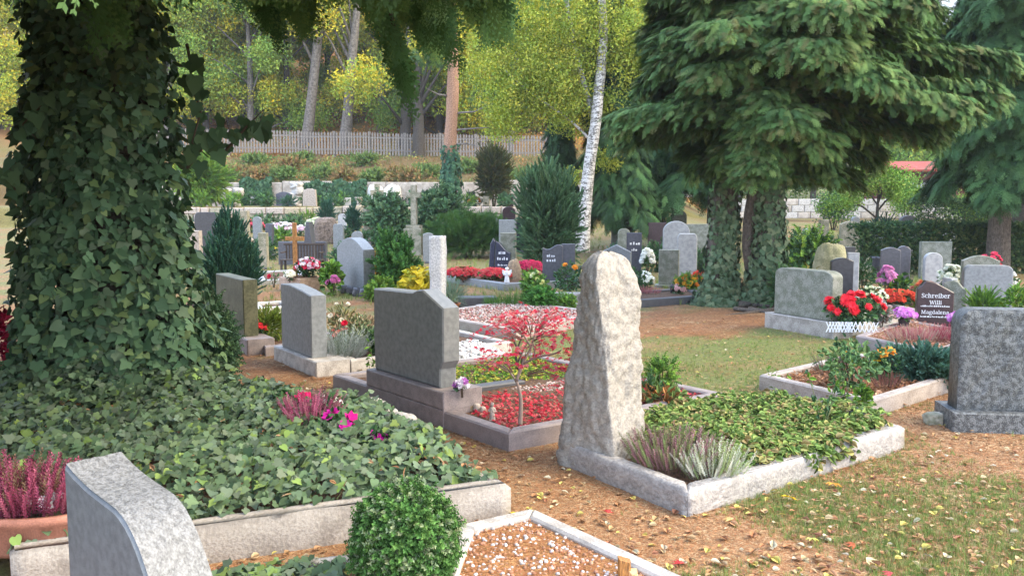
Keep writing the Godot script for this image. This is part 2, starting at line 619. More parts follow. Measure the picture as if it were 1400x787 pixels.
func writing(o: Node3D, rows: Array, m: Material, z: float):   # rows: [text, x, y, height]; an empty text gives unreadable strokes
	for r in rows:
		var mesh: Mesh
		var nm := "lettering"
		if r[0] is String:
			var tm := TextMesh.new()
			var f := SystemFont.new()
			f.font_names = PackedStringArray(["Droid Serif"])
			f.font_italic = r.size() > 4
			tm.font = f
			tm.text = r[0]
			tm.font_size = 32
			tm.pixel_size = r[3] / 30.0
			tm.depth = 0.004
			mesh = tm
		else:
			var b := Mb.new()
			var x: float = -r[0] / 2.0
			while x < r[0] / 2.0:
				var w: float = r[3] * R(0.25, 0.6)
				var hh: float = r[3] * R(0.5, 1.0)
				b.quad(Vector3(x, 0, 0), Vector3(x, hh, 0), Vector3(x + w, hh, 0), Vector3(x + w, 0, 0))
				b.quad(Vector3(x, 0, 0), Vector3(x, hh, 0), Vector3(x, hh, -0.003), Vector3(x, 0, -0.003))
				x += w + r[3] * R(0.12, 0.5)
			mesh = b.mesh()
		part(o, nm, mesh, m, Vector3(r[1], r[2], z + 0.003))

func grave(label: String, c: Array, kw: float, kh: float, m: Material, bed: Material, bed_h: float, rough := 0.0, mound := 0.03) -> Node3D:
	var mid: Vector3 = (c[0] + c[1] + c[2] + c[3]) / 4.0
	mid.y = terr(mid.x, mid.z)
	var o := thing("grave_plot", label, "grave", mid)
	var p := PackedVector2Array()
	for q in c: p.append(v2(q - mid))
	var q := outline_inset(p, kw)
	for i in 4:
		var j := (i + 1) % 4
		var e := (p[j] - p[i]).normalized() * 0.002
		part(o, "kerb_stone", prism_up(PackedVector2Array([p[i] + e, p[j] - e, q[j] - e, q[i] + e]), -0.06, kh + R(-0.004, 0.004), 0.012 if rough <= 0 else 0.014, rough), m)
	var inn := outline_inset(p, kw - 0.004 if kw > 0.03 else kw)
	var soil := Mb.new()
	var n := 14
	for a in n:
		for b in n:
			var pt := func(u: float, v: float) -> Vector3:
				var w := inn[0].lerp(inn[1], u).lerp(inn[3].lerp(inn[2], u), v)
				return Vector3(w.x, bed_h + mound * sin(PI * u) * sin(PI * v) + 0.012 * nz2.get_noise_2d(w.x * 50, w.y * 50), w.y)
			soil.quad(pt.call(float(a) / n, float(b) / n), pt.call(float(a + 1) / n, float(b) / n), pt.call(float(a + 1) / n, float(b + 1) / n), pt.call(float(a) / n, float(b + 1) / n))
	part(o, "bed", soil.mesh(true), bed)
	var kk := PackedVector2Array()
	for x in c: kk.append(v2(x))
	keep_out.append(kk)
	return o

func cover(label: String, called: String, cat: String, poly: PackedVector2Array, y0: float, thick: float, mesh: Mesh, n: int, size: float, pal: Array, up := 0.8, single := 0, lumps := 0.05):
	# low plants spread over a bed: nobody could count them, but the largest leaves are parts
	var root: Node = self
	if single > 0:
		root = Node3D.new()
		root.name = numbered(called)
		add_child(root)
	var s := Sc.new()
	for i in n:
		var p := in_poly(poly)
		var y := y0 + thick * rng.randf() + lumps * nz2.get_noise_2d(p.x * 25, p.y * 25)
		var f := Vector3(R(-1, 1), up * 1.6, R(-1, 1) + 0.5)
		s.add(frame(Vector3(p.x, y, p.y), Vector3(R(-1, 1), R(-0.45, 0.25), R(-1, 1)), f, size * R(0.65, 1.25)), rng.randi() % pal.size())
	scatter(root, called if root == self else "ground_leaves", mesh, s, pal, 0.75, single)
	tag(last_mass if root == self else root, label, cat, "", "stuff")

func sprigs(s: Sc, o: Vector3, rx: float, rz: float, n: int, size: float, tilt: float, npal: int):
	for i in n:
		var a := R(0, TAU)
		var q := sqrt(rng.randf())
		var d := Vector3(cos(a) * q, 0, sin(a) * q)
		s.add(frame(o + Vector3(d.x * rx, R(-0.01, 0.01), d.z * rz), Vector3(d.x * tilt, 1, d.z * tilt) + rand_dir() * 0.22, rand_dir(), size * R(0.7, 1.2) * (1.0 - 0.2 * q)), rng.randi() % npal)

func heather(label: String, o: Vector3, rx: float, rz: float, h: float, n: int, pal: Array, mesh: Mesh = null, called := "heather_plant", cat := "plant", tilt := 0.7, group := "") -> Node3D:
	var t := thing(called, label, cat, o, 0, group)
	var s := Sc.new()
	sprigs(s, Vector3.ZERO, rx, rz, n, h, tilt, pal.size())
	part(t, "stem", tube([Vector3(0, -0.03, 0), Vector3(0, h * 0.35, 0)], [0.012, 0.006], 6), M.twig)
	scatter(t, "sprigs", mesh if mesh else L.heather, s, pal, 0.7, 0, 0.3)
	return t

func bush(called: String, label: String, o: Vector3, r: Vector3, n: int, mesh: Mesh, size: float, pal: Array, lump := 0.35, freq := 2.0, upb := 0.3, base := 0.0, single := 0, cat := "shrub", group := "", inner := 0.4) -> Node3D:
	var t := thing(called, label, cat, o, 0, group)
	var s := Sc.new()
	var sd := R(0, 90)
	for i in n:
		var d := rand_dir()
		var k := pow(rng.randf(), inner) * (1.0 - lump * 0.5 + lump * nz2.get_noise_3d(d.x * 20 * freq + sd, d.y * 20 * freq, d.z * 20 * freq) * 1.4)
		var p := Vector3(d.x * r.x * k, base + r.y * (1 + d.y * k), d.z * r.z * k)
		if p.y < 0.0: p.y = -p.y * 0.3
		s.add(frame(p, d * 0.9 + rand_dir() * 0.7 + Vector3(0, upb, 0), d + rand_dir() * 0.5 + Vector3(0, 0.5, 0), size * R(0.7, 1.25)), rng.randi() % pal.size())
	for i in 4:
		var d := Vector3(R(-1, 1) * r.x, 0, R(-1, 1) * r.z) * 0.4
		part(t, "stem", tube([Vector3(d.x * 0.1, -0.05, d.z * 0.1), Vector3(d.x * 0.6, base + r.y * 0.6, d.z * 0.6), Vector3(d.x * 1.2, base + r.y * 1.3, d.z * 1.2)], [0.025 * r.y + 0.006, 0.015 * r.y + 0.004, 0.004], 6), M.twig)
	scatter(t, "foliage", mesh, s, pal, 0.55, single)
	return t

func flowers(called: String, label: String, o: Vector3, r: Vector3, n: int, leaf: Mesh, lsize: float, pal: Array, nf: int, fm: Mesh, fsize: float, fpal: Array, cat := "flowers", single := 40, group := "", spread := 1.0) -> Node3D:
	var t := bush(called, label, o, r, n, leaf, lsize, pal, 0.3, 2.0, 0.3, 0.0, 0, cat, group)
	var s := Sc.new()
	for i in nf:
		var d := rand_dir()
		d.y = absf(d.y)
		d.z = absf(d.z) if rng.randf() < 0.6 else d.z
		s.add(frame(Vector3(d.x * r.x * spread, r.y + d.y * r.y * 1.05, d.z * r.z * spread), d + Vector3(0, 0.5, 0.35), rand_dir(), fsize * R(0.75, 1.2)), rng.randi() % fpal.size())
	scatter(t, "blooms", fm, s, fpal, 0.6, mini(single, nf), 0.4, 0.15)
	return t

func conifer(called: String, label: String, base: Vector3, H: float, first: float, rad: Callable, limbs: int, fm: Array, fsize: float, per_m: float, pal: Array, trunk_r: float, rise: float, fall: float, bark: Material, side := Vector2.ZERO, spread := 0.4) -> Node3D:
	var t := thing(called, label, "tree", base)
	if trunk_r > 0:
		var pp := fine_path([Vector3(0, -0.2, 0), Vector3(side.x * 0.03, 0.5, side.y * 0.03), Vector3(side.x * 0.4, H * 0.4, side.y * 0.4), Vector3(side.x, H, side.y)], [trunk_r * 1.35, trunk_r, trunk_r * 0.7, 0.03], 10)
		part(t, "trunk", tube(pp[0], pp[1], 18, 0.22), bark)
	var ss_ := [Sc.new(), Sc.new()]
	for i in limbs:
		var u := (i + rng.randf()) / limbs
		var h := first + (H - first) * u
		var az := i * 2.39996 + R(-0.3, 0.3)
		var ln: float = rad.call(h, az) * R(0.62, 1.14)
		if ln < 0.1: continue
		var out := Vector3(cos(az), 0, sin(az))
		var lat := Vector3(-sin(az), 0, cos(az))
		var c := Vector3(side.x, 0, side.y) * (h / H)
		var pos := func(f: float) -> Vector3: return c + Vector3(0, h + ln * (rise * f - fall * f * f), 0) + out * ln * f + lat * ln * 0.08 * sin(f * 5 + az * 3)
		part(t, "limb", tube([pos.call(0.0), pos.call(0.3), pos.call(0.6), pos.call(0.95)], [0.035 + ln * 0.012, 0.025, 0.016, 0.005], 5), bark)
		var k := int(ln * per_m)
		for j in k:
			var f := sqrt(R(0.04, 1.0))
			var sd := R(-1, 1)
			var w := ln * spread * (1.05 - f) * 0.75 + 0.12
			var p: Vector3 = pos.call(f) + lat * sd * w + Vector3(0, -absf(sd) * w * 0.1 + R(-0.16, 0.1), 0)
			var tang: Vector3 = (pos.call(minf(f + 0.05, 1.0)) - pos.call(f - 0.02)).normalized()
			var al := tang * 0.9 + lat * sd * 0.8 + Vector3(0, -0.12, 0) + rand_dir() * 0.45
			if rng.randf() < 0.12: al = al * 0.5 + Vector3(0, -0.8, 0)
			ss_[rng.randi() % 2].add(frame(p, al, Vector3(0, 1, 0) + out * 0.45 + rand_dir() * 0.55, fsize * R(0.65, 1.25)), rng.randi() % pal.size())
	for i in 2: scatter(t, "crown", fm[i % fm.size()], ss_[i], pal, 0.75, 0, 0.25)
	return t

func broad(called: String, label: String, base: Vector3, trunk: Array, radii: Array, blobs: Array, per: int, mesh: Mesh, size: float, pal: Array, bark: Material, group := "") -> Node3D:
	var t := thing(called, label, "tree", base, 0, group)
	var pp := fine_path(trunk, radii, 6)
	part(t, "trunk", tube(pp[0], pp[1], 12, 0.12), bark)
	var s := Sc.new()
	for b in blobs:
		var c: Vector3 = b[0]
		var r: float = b[1]
		var k: int = clampi(int(c.y / (trunk[-1].y + 0.01) * pp[0].size() * 0.6), 1, pp[0].size() - 1)
		var from: Vector3 = pp[0][k]
		part(t, "limb", tube([from, (from + c) / 2 + Vector3(0, r * 0.15, 0), c], [pp[1][k] * 0.4 + 0.01, 0.04, 0.015], 6), bark)
		var sd := R(0, 99)
		for i in int(per * r * r):
			var d := rand_dir()
			var q := pow(rng.randf(), 0.45) * (0.85 + 0.45 * nz2.get_noise_3d(d.x * 40 + sd, d.y * 40, d.z * 40))
			s.add(frame(c + Vector3(d.x * r, d.y * r * 0.75, d.z * r) * q, rand_dir(), rand_dir(), size * R(0.7, 1.3)), mini(pal.size() - 1, int(rng.randf() * pal.size() * 0.72 + (nz2.get_noise_3d(c.x * 4 + d.x * 9, c.y * 4 + d.y * 9, c.z * 4) * 0.5 + 0.5) * pal.size() * 0.28)))
	scatter(t, "crown", mesh, s, pal, 0.6, 0, 0.9)
	return t

func cross(label: String, base: Vector3, turn: float, h: float, w: float, bar: float, th: float, m: Material, ph := 0.0, pw := 0.0, called := "grave_cross") -> Node3D:
	var o := thing(called, label, "cross", base, turn)
	if ph > 0:
		part(o, "pedestal", block(pw, ph, pw * 0.8, 0.015), m)
		part(o, "pedestal_cap", block(pw * 0.78, h * 0.08, pw * 0.6, 0.01), m, Vector3(0, ph, 0))
	var y := ph + (h * 0.08 if ph > 0 else -0.03)
	var a := h * 0.68
	part(o, "shaft", slab(PackedVector2Array([Vector2(-bar / 2, y), Vector2(bar / 2, y), Vector2(bar / 2, y + a), Vector2(w / 2, y + a), Vector2(w / 2, y + a + bar), Vector2(bar / 2, y + a + bar), Vector2(bar / 2, y + h), Vector2(-bar / 2, y + h), Vector2(-bar / 2, y + a + bar), Vector2(-w / 2, y + a + bar), Vector2(-w / 2, y + a), Vector2(-bar / 2, y + a)]), -th / 2, th / 2, 0.008), m)
	return o

func figurine(label: String, o: Vector3, h: float, m: Material, winged := true):
	# a small stone angel: robe, arms folded in front and head in one continuous turned body
	var t := thing("stone_angel", label, "statuette", o)
	part(t, "pedestal", block(h * 0.34, h * 0.1, h * 0.3, 0.004), m)
	var pr := [[0.15, 0.1], [0.17, 0.14], [0.14, 0.3], [0.11, 0.45], [0.13, 0.55], [0.155, 0.66], [0.13, 0.73], [0.06, 0.76], [0.055, 0.79], [0.1, 0.83], [0.115, 0.89], [0.1, 0.96], [0.05, 1.0]]
	for p in pr:
		p[0] *= h; p[1] *= h
	part(t, "body", lathe(pr, 14), m)
	for sx in [-1, 1]:
		part(t, "arm", tube([Vector3(sx * 0.14, 0.67, 0) * h, Vector3(sx * 0.19, 0.53, 0.05) * h, Vector3(sx * 0.05, 0.53, 0.17) * h], [0.045 * h, 0.04 * h, 0.03 * h], 8), m)
		if winged:
			var b := PackedVector2Array([Vector2(0.02 * sx, 0.45), Vector2(0.2 * sx, 0.42), Vector2(0.3 * sx, 0.62), Vector2(0.3 * sx, 0.82), Vector2(0.18 * sx, 0.78), Vector2(0.04 * sx, 0.66)])
			for i in b.size(): b[i] *= h
			part(t, "wing", slab(b, -0.15 * h, -0.1 * h, 0.006 * h), m)

# ---------------------------------------------------------------- the scene
func _ready():
	rng.seed = 11
	nz.frequency = 0.05
	nz.fractal_octaves = 4
	nz2.frequency = 0.05
	nz2.fractal_octaves = 3
	nz2.seed = 5
	var cam := Camera3D.new()
	cam.name = "camera"
	add_child(cam)
	cam.position = EYE
	cam.rotation.x = -pitch
	cam.fov = rad_to_deg(2 * atan(393.5 / FOCAL))
	cam.far = 900
	cam.current = true
	var env := Environment.new()
	var sm := ProceduralSkyMaterial.new()
	sm.sky_top_color = Color(0.66, 0.76, 0.92)
	sm.sky_horizon_color = Color(0.93, 0.94, 0.95)
	sm.sky_curve = 0.25
	sm.ground_bottom_color = Color(0.25, 0.22, 0.18)
	sm.ground_horizon_color = Color(0.6, 0.6, 0.58)
	sm.sun_angle_max = 40
	var sky := Sky.new()
	sky.sky_material = sm
	env.background_mode = Environment.BG_SKY
	env.sky = sky
	env.background_energy_multiplier = 1.05
	env.tonemap_mode = Environment.TONE_MAPPER_LINEAR
	env.tonemap_exposure = 6.0
	env.sdfgi_enabled = true
	env.ssao_enabled = true
	env.ssil_enabled = true
	env.fog_enabled = true
	env.fog_density = 0.0006
	env.fog_light_color = Color(0.9, 0.93, 0.96)
	var we := WorldEnvironment.new()
	we.name = "environment"
	we.environment = env
	add_child(we)
	var sun := DirectionalLight3D.new()
	sun.name = "sun"
	add_child(sun)
	sun.look_at_from_position(Vector3(11, 11, 2.5), Vector3.ZERO)
	sun.light_color = Color(1.0, 0.95, 0.86)
	sun.light_energy = 0.34
	sun.light_angular_distance = 40
	sun.shadow_enabled = true

	materials()
	ground()
	walls_and_fence()
	house()
	near_tree()
	trees()
	near_graves()
	right_graves()
	middle_graves()
	far_graves()
	ground_cover()

func materials():
	speckle("granite", 512, 0.11, 0.012, lin(0.58, 0.59, 0.6), lin(0.95, 0.95, 0.94), lin(1, 1, 1), 3, 2.0, 1.15)
	speckle("coarse", 512, 0.09, 0.03, lin(0.34, 0.34, 0.34), lin(0.95, 0.95, 0.95), lin(1, 1, 1), 21, 5.0, 1.5)
	speckle("hewn", 512, 0.045, 0.02, lin(0.55, 0.53, 0.51), lin(1, 0.97, 0.92), lin(1, 1, 1), 31, 9.0, 1.3)
	speckle("concrete", 512, 0.09, 0.01, lin(0.6, 0.57, 0.54), lin(1, 0.98, 0.95), lin(0.55, 0.5, 0.45), 41, 4.0, 1.5)
	speckle("mossy", 512, 0.05, 0.008, lin(0.5, 0.53, 0.42), lin(1, 0.97, 0.92), lin(0.8, 0.8, 0.68), 51, 3.0, 1.9)
	speckle("soil", 512, 0.09, 0.03, lin(0.25, 0.2, 0.15), lin(1, 0.8, 0.62), lin(1, 0.86, 0.6), 61, 8.0, 2.0)
	speckle("bark", 512, 0.06, 0.02, lin(0.35, 0.32, 0.3), lin(1, 0.95, 0.9), lin(0.8, 0.85, 0.75), 71, 8.0, 1.8)
	speckle("birch", 512, 0.03, 0.012, lin(0.12, 0.11, 0.1), lin(1.7, 1.68, 1.62), lin(1, 1, 0.96), 81, 3.0, 2.6)
	speckle("ground", 1024, 0.12, 0.02, lin(0.42, 0.33, 0.26), lin(1.0, 0.83, 0.62), lin(1.0, 0.9, 0.65), 91, 6.0, 1.8)
	M.grey = material(lin(0.25, 0.265, 0.275), 0.55, "granite", 2.4, 0.2)
	M.grey_light = material(lin(0.42, 0.43, 0.45), 0.6, "granite", 1.3, 0.3)
	M.grey_polish = material(lin(0.25, 0.265, 0.28), 0.45, "granite", 3.2, 0.1)
	M.grey_brown = material(lin(0.23, 0.235, 0.23), 0.45, "granite", 2.4, 0.2)
	M.moss_brown = material(lin(0.11, 0.11, 0.06), 0.6, "mossy", 0.9, 0.3)
	M.green_grey = material(lin(0.24, 0.25, 0.23), 0.6, "mossy", 1.6, 0.2)
	M.dark = material(lin(0.045, 0.045, 0.055), 0.25, "granite", 2.0, 0.1)
	M.dark_grey = material(lin(0.1, 0.1, 0.12), 0.35, "granite", 2.0, 0.15)
	M.blue_dark = material(lin(0.06, 0.065, 0.1), 0.25, "granite", 2.0, 0.1)
	M.red_dark = material(lin(0.06, 0.035, 0.04), 0.25, "granite", 2.0, 0.1)
	speckle("flecks", 512, 0.075, 0.02, lin(0.22, 0.225, 0.23), lin(0.8, 0.81, 0.8), lin(1, 1, 1), 101, 5.0, 2.6)
	M.speck_dark = material(lin(0.2, 0.205, 0.205), 0.6, "flecks", 1.9, 1.2)
	M.menhir = material(lin(0.42, 0.395, 0.36), 0.85, "hewn", 2.6, 1.0)
	M.hewn = material(lin(0.45, 0.43, 0.42), 0.85, "hewn", 1.6, 1.0)
	M.white_rough = material(lin(0.8, 0.8, 0.8), 0.8, "hewn", 2.5, 1.0)
	M.boulder = material(lin(0.5, 0.47, 0.32), 0.9, "mossy", 1.0, 1.0)
	M.boulder_brown = material(lin(0.36, 0.27, 0.18), 0.9, "hewn", 1.6, 1.0)
	M.pink_stone = material(lin(0.52, 0.45, 0.4), 0.85, "hewn", 1.4, 0.8)
	M.concrete = material(lin(0.43, 0.40, 0.37), 0.9, "concrete", 1.0, 0.8)
	M.concrete_warm = material(lin(0.46, 0.41, 0.38), 0.9, "concrete", 1.2, 0.6)
	M.kerb_grey = material(lin(0.3, 0.27, 0.26), 0.8, "concrete", 1.3, 0.5)
	M.kerb_red = material(lin(0.32, 0.265, 0.255), 0.7, "granite", 1.3, 0.4)
	M.kerb_dark = material(lin(0.09, 0.09, 0.1), 0.5, "granite", 1.3, 0.3)
	M.kerb_light = material(lin(0.55, 0.53, 0.51), 0.8, "concrete", 1.3, 0.4)
	M.sandstone = material(lin(0.36, 0.33, 0.27), 0.9, "mossy", 1.0, 0.8)
	M.ledge = material(lin(0.5, 0.42, 0.3), 0.9, "hewn", 1.2, 1.0)
	M.wall_pale = material(lin(0.55, 0.5, 0.44), 0.9, "concrete", 0.6, 0.8)
	M.white_stone = material(lin(0.62, 0.6, 0.57), 0.8, "hewn", 1.2, 0.6)
	M.white = material(lin(0.8, 0.8, 0.8), 0.5)
	M.letter = material(lin(0.75, 0.76, 0.8), 0.5)
	M.soil = material(lin(0.16, 0.1, 0.065), 0.95, "soil", 1.6, 1.2)
	M.soil_brown = material(lin(0.3, 0.17, 0.1), 0.95, "soil", 2.2, 1.2)
	M.gravel_base = material(lin(0.36, 0.26, 0.22), 0.95, "soil", 3.0, 1.2)
	M.twig = material(lin(0.09, 0.065, 0.045), 0.9)
	M.bark = material(lin(0.13, 0.11, 0.095), 0.95, "bark", 1.4, 1.2)
	M.bark.uv1_scale = Vector3(2.6, 0.7, 2.6)
	M.bark_red = material(lin(0.42, 0.25, 0.17), 0.95, "bark", 1.4, 1.0)
	M.bark_grey = material(lin(0.22, 0.2, 0.18), 0.95, "bark", 0.5, 0.8)
	M.bark_dark = material(lin(0.08, 0.07, 0.06), 0.95, "bark", 1.0, 1.0)
	M.birch = material(lin(0.62, 0.6, 0.58), 0.8, "birch", 1.0, 0.5)
	M.birch.uv1_scale = Vector3(0.9, 1.4, 0.9)
	M.fence = material(lin(0.31, 0.285, 0.26), 0.9, "bark", 1.0, 0.6)
	M.fence.uv1_scale = Vector3(5, 0.6, 5)
	M.wood = material(lin(0.5, 0.24, 0.07), 0.6, "bark", 2.0, 0.4)
	M.wood.uv1_scale = Vector3(9, 1, 9)
	M.wood_dark = material(lin(0.07, 0.05, 0.04), 0.7, "bark", 2.0, 0.4)
	M.house = material(lin(0.16, 0.045, 0.035), 0.8, "bark", 1.0, 0.3)
	M.roof = material(lin(0.36, 0.075, 0.055), 0.95, "concrete", 0.8, 0.5)
	M.terracotta = material(lin(0.55, 0.25, 0.18), 0.7, "concrete", 2.0, 0.3)
	M.box_stone = material(lin(0.5, 0.37, 0.29), 0.85, "concrete", 2.0, 0.4)
	M.lattice = material(lin(0.7, 0.73, 0.8), 0.5)
	M.green_foam = material(lin(0.1, 0.14, 0.06), 0.95)
	# leaf and flower shapes
	L.ivy = ivy_leaf()
	L.ivy_old = ivy_leaf(true)
	L.leaf = simple_leaf(0.5)
	L.leaf_round = simple_leaf(0.85)
	L.maple = maple_leaf()
	L.frond = [frond(0.5, 12, 1), frond(0.5, 11, 2)]
	L.cluster = cluster(13, 0.42, 0.17, 0.1, 3)
	L.cluster_small = cluster(12, 0.2, 0.075, 0.045, 4)
	L.heather = sprig(1.0, 34, 0.09, 0.028, 0.7, 5, 0.3)
	L.lavender = sprig(1.0, 16, 0.2, 0.022, 0.35, 6, 0.05)
	L.box = sprig(1.0, 14, 0.34, 0.2, 0.9, 7, 0.1)
	L.needles = sprig(1.0, 40, 0.5, 0.028, 0.65, 8, 0.2)
	L.cypress = sprig(1.0, 26, 0.3, 0.09, 0.4, 9, 0.05)
	L.tuft = tuft(11, 1.0, 0.05, 0.35, 10)
	L.litter = litter(34, 1.0, 0.3, 0.028, 11)
	L.rose = bloom_mesh(6, 4, 0.9, 12)
	L.daisy = bloom_mesh(11, 2, 0.4, 13)
	L.mum = bloom_mesh(12, 4, 0.35, 14)
	L.begonia = bloom_mesh(5, 2, 0.9, 15)
	L.hosta = sprig(1.0, 11, 0.6, 0.34, 0.95, 16, 0.0)

func grassy(x: float, z: float) -> float:
	var g := nz.get_noise_2d(x * 22, z * 22) * 0.55 + nz.get_noise_2d(x * 7 + 40, z * 7) * 0.6
	for e in [[1010, 470, 2.0, 0.45], [930, 510, 0.7, 0.35], [1320, 690, 1.3, 0.42], [1200, 740, 1.0, 0.4], [1100, 490, 0.9, 0.3], [1240, 600, 0.5, 0.3], [480, 525, 0.5, 0.3], [1050, 470, 1.6, 0.25], [640, 440, 1.5, 0.3]]:
		var c := gp(e[0], e[1])
		g += e[3] * exp(-((x - c.x) * (x - c.x) * 0.45 + (z - c.z) * (z - c.z) * 1.3) / (e[2] * e[2]))
	for e in [[760, 690, 0.8], [650, 600, 1.2], [980, 440, 1.6], [900, 560, 0.4], [350, 510, 0.8], [990, 760, 0.4], [1250, 590, 0.5]]:
		var c := gp(e[0], e[1])
		g -= 0.5 * exp(-((x - c.x) * (x - c.x) * 0.5 + (z - c.z) * (z - c.z)) / (e[2] * e[2]))
	return g

func ground():
	var m := material(lin(1, 1, 1), 0.95, "ground", 0.75, 1.0, true)
	m.vertex_color_use_as_albedo = true
	var rows := []
	var d := -25.0
	while d < 420:
		rows.append(d)
		d += 3.0 if d < 0 else (0.14 if d < 13 else (0.3 if d < 35.6 else (0.1 if d < 42 else 0.022 * d)))
	var cols := 150
	var b := Mb.new()
	var line := func(dd: float) -> Array:
		var w := maxf(14.0, absf(dd) * 1.15)
		var o := []
		for i in cols + 1:
			var f := (float(i) / cols - 0.5) * 2.0
			var x := w * f
			var g := grassy(x, -dd)
			var h := terr(x, -dd) + (0.012 * nz2.get_noise_2d(x * 30, dd * 30) if dd < 20 else 0.0)
			var c := lin(0.3, 0.16, 0.075)
			c = c.lerp(lin(0.15, 0.2, 0.06), ss(-0.15, 0.25, g)).lerp(lin(0.2, 0.21, 0.09), ss(13.0, 22.0, dd) * ss(-0.45, -0.05, g) * 0.9)
			c = c.lerp(lin(0.3, 0.21, 0.115), ss(0.1, 0.5, nz.get_noise_2d(x * 12 + 90, dd * 12)) * 0.6)
			if dd > 38: c = c.lerp(lin(0.17, 0.13, 0.06), ss(38, 42, dd)).lerp(lin(0.34, 0.19, 0.07).lerp(lin(0.13, 0.17, 0.055), ss(0.2, 0.3, x / dd)), ss(48, 51, dd) * 0.9).lerp(lin(0.17, 0.19, 0.06), ss(-0.15, 0.25, nz.get_noise_2d(x * 4, dd * 4)) * 0.8)
			o.append([Vector3(x, h, -dd), c])
		return o
	var prev: Array = line.call(rows[0])
	for k in range(1, rows.size()):
		var cur: Array = line.call(rows[k])
		for i in cols:
			for q in [prev[i], cur[i], cur[i + 1], prev[i], cur[i + 1], prev[i + 1]]:
				b.v.append(q[0]); b.c.append(q[1])
		prev = cur
	var o := part(self, "ground", b.mesh(true), m)
	tag(o, "needle strewn cemetery ground rising to a leafy hillside", "ground", "", "structure")

func walls_and_fence():
	# retaining wall below the fence, terrace ledge of flat stones, palings on the slope
	var wall := thing("retaining_wall", "pale retaining wall half hidden by ivy below the slope", "wall")
	var x := at(215, 260, 41.3).x
	var x1 := at(870, 260, 41.3).x
	while x < x1:
		var w := R(1.6, 2.6)
		part(wall, "wall_block", block(w - 0.02, 1.22 + R(-0.04, 0.04), 0.35, 0.02), M.wall_pale, Vector3(x + w / 2, terr(x, -41.0) - 0.05, -41.3))
		x += w
	var led := thing("terrace_wall", "low dry stone terrace edge of flat tan stones", "wall")
	for k in 3:
		x = at(230, 290, 36).x + R(0, 0.3)
		while x < at(760, 290, 36).x:
			var w := R(0.35, 0.9)
			part(led, "stone", block(w - 0.03, 0.27, 0.3 + R(0, 0.1), 0.03), [M.ledge, M.pink_stone, M.sandstone][rng.randi() % 3], Vector3(x + w / 2, terr(x, -35.5) + k * 0.285 - 0.02, -35.86 - R(0, 0.06)))
			x += w
	var f := thing("paling_fence", "weathered grey wooden paling fence along the wood edge", "fence")
	var pk := slab(PackedVector2Array([Vector2(-0.05, 0), Vector2(0.05, 0), Vector2(0.05, 1.2), Vector2(0, 1.27), Vector2(-0.05, 1.2)]), -0.012, 0.012, 0.004)
	var fx := at(170, 200, 50).x
	var ex := at(752, 210, 50).x
	var i := 0
	var yb := func(xx: float) -> float: return 4.45 - 0.02 * (xx + 12) + 0.02 * sin(xx * 1.3)
	while fx < ex:
		part(f, "picket", pk, M.fence, Vector3(fx, yb.call(fx), -49.6), Vector3(0, 0, R(-0.02, 0.02)))
		if i % 12 == 0:
			part(f, "post", block(0.16, 1.75, 0.14, 0.01), M.fence, Vector3(fx, yb.call(fx) - 0.45, -49.72))
			for h in [0.25, 0.95]:
				var xe := minf(fx + 12 * 0.165, ex)
				part(f, "rail", block(xe - fx, 0.09, 0.05, 0.006), M.fence, Vector3((fx + xe) / 2, yb.call((fx + xe) / 2) + h, -49.64))
		fx += 0.165
		i += 1
	# ivy hanging over the retaining wall
	for a in [[328, 370, 244, 282], [412, 500, 247, 284], [560, 600, 262, 285]]:
		var s := Sc.new()
		for k in 1100:
			var px := R(a[0], a[1])
			var p := at(px, R(a[2], a[3]) + 3.0 * sin(px * 0.2), 41.0 - R(0, 0.25))
			s.add(frame(p, Vector3(R(-.5, .5), -1, R(-.2, .5)), Vector3(R(-.4, .4), 0.6, 1), R(0.12, 0.2)), rng.randi() % 3)
		scatter(self, "wall_ivy", L.ivy, s, [lin(0.03, 0.075, 0.035), lin(0.045, 0.1, 0.045), lin(0.06, 0.12, 0.06)])
		tag(last_mass, ["ivy curtain on retaining wall behind the white cross", "broad ivy curtain on retaining wall behind the pinkish stone", "small ivy patch on retaining wall behind the stone cross"][int(a[0] > 400) + int(a[0] > 500)], "ivy", "", "stuff")

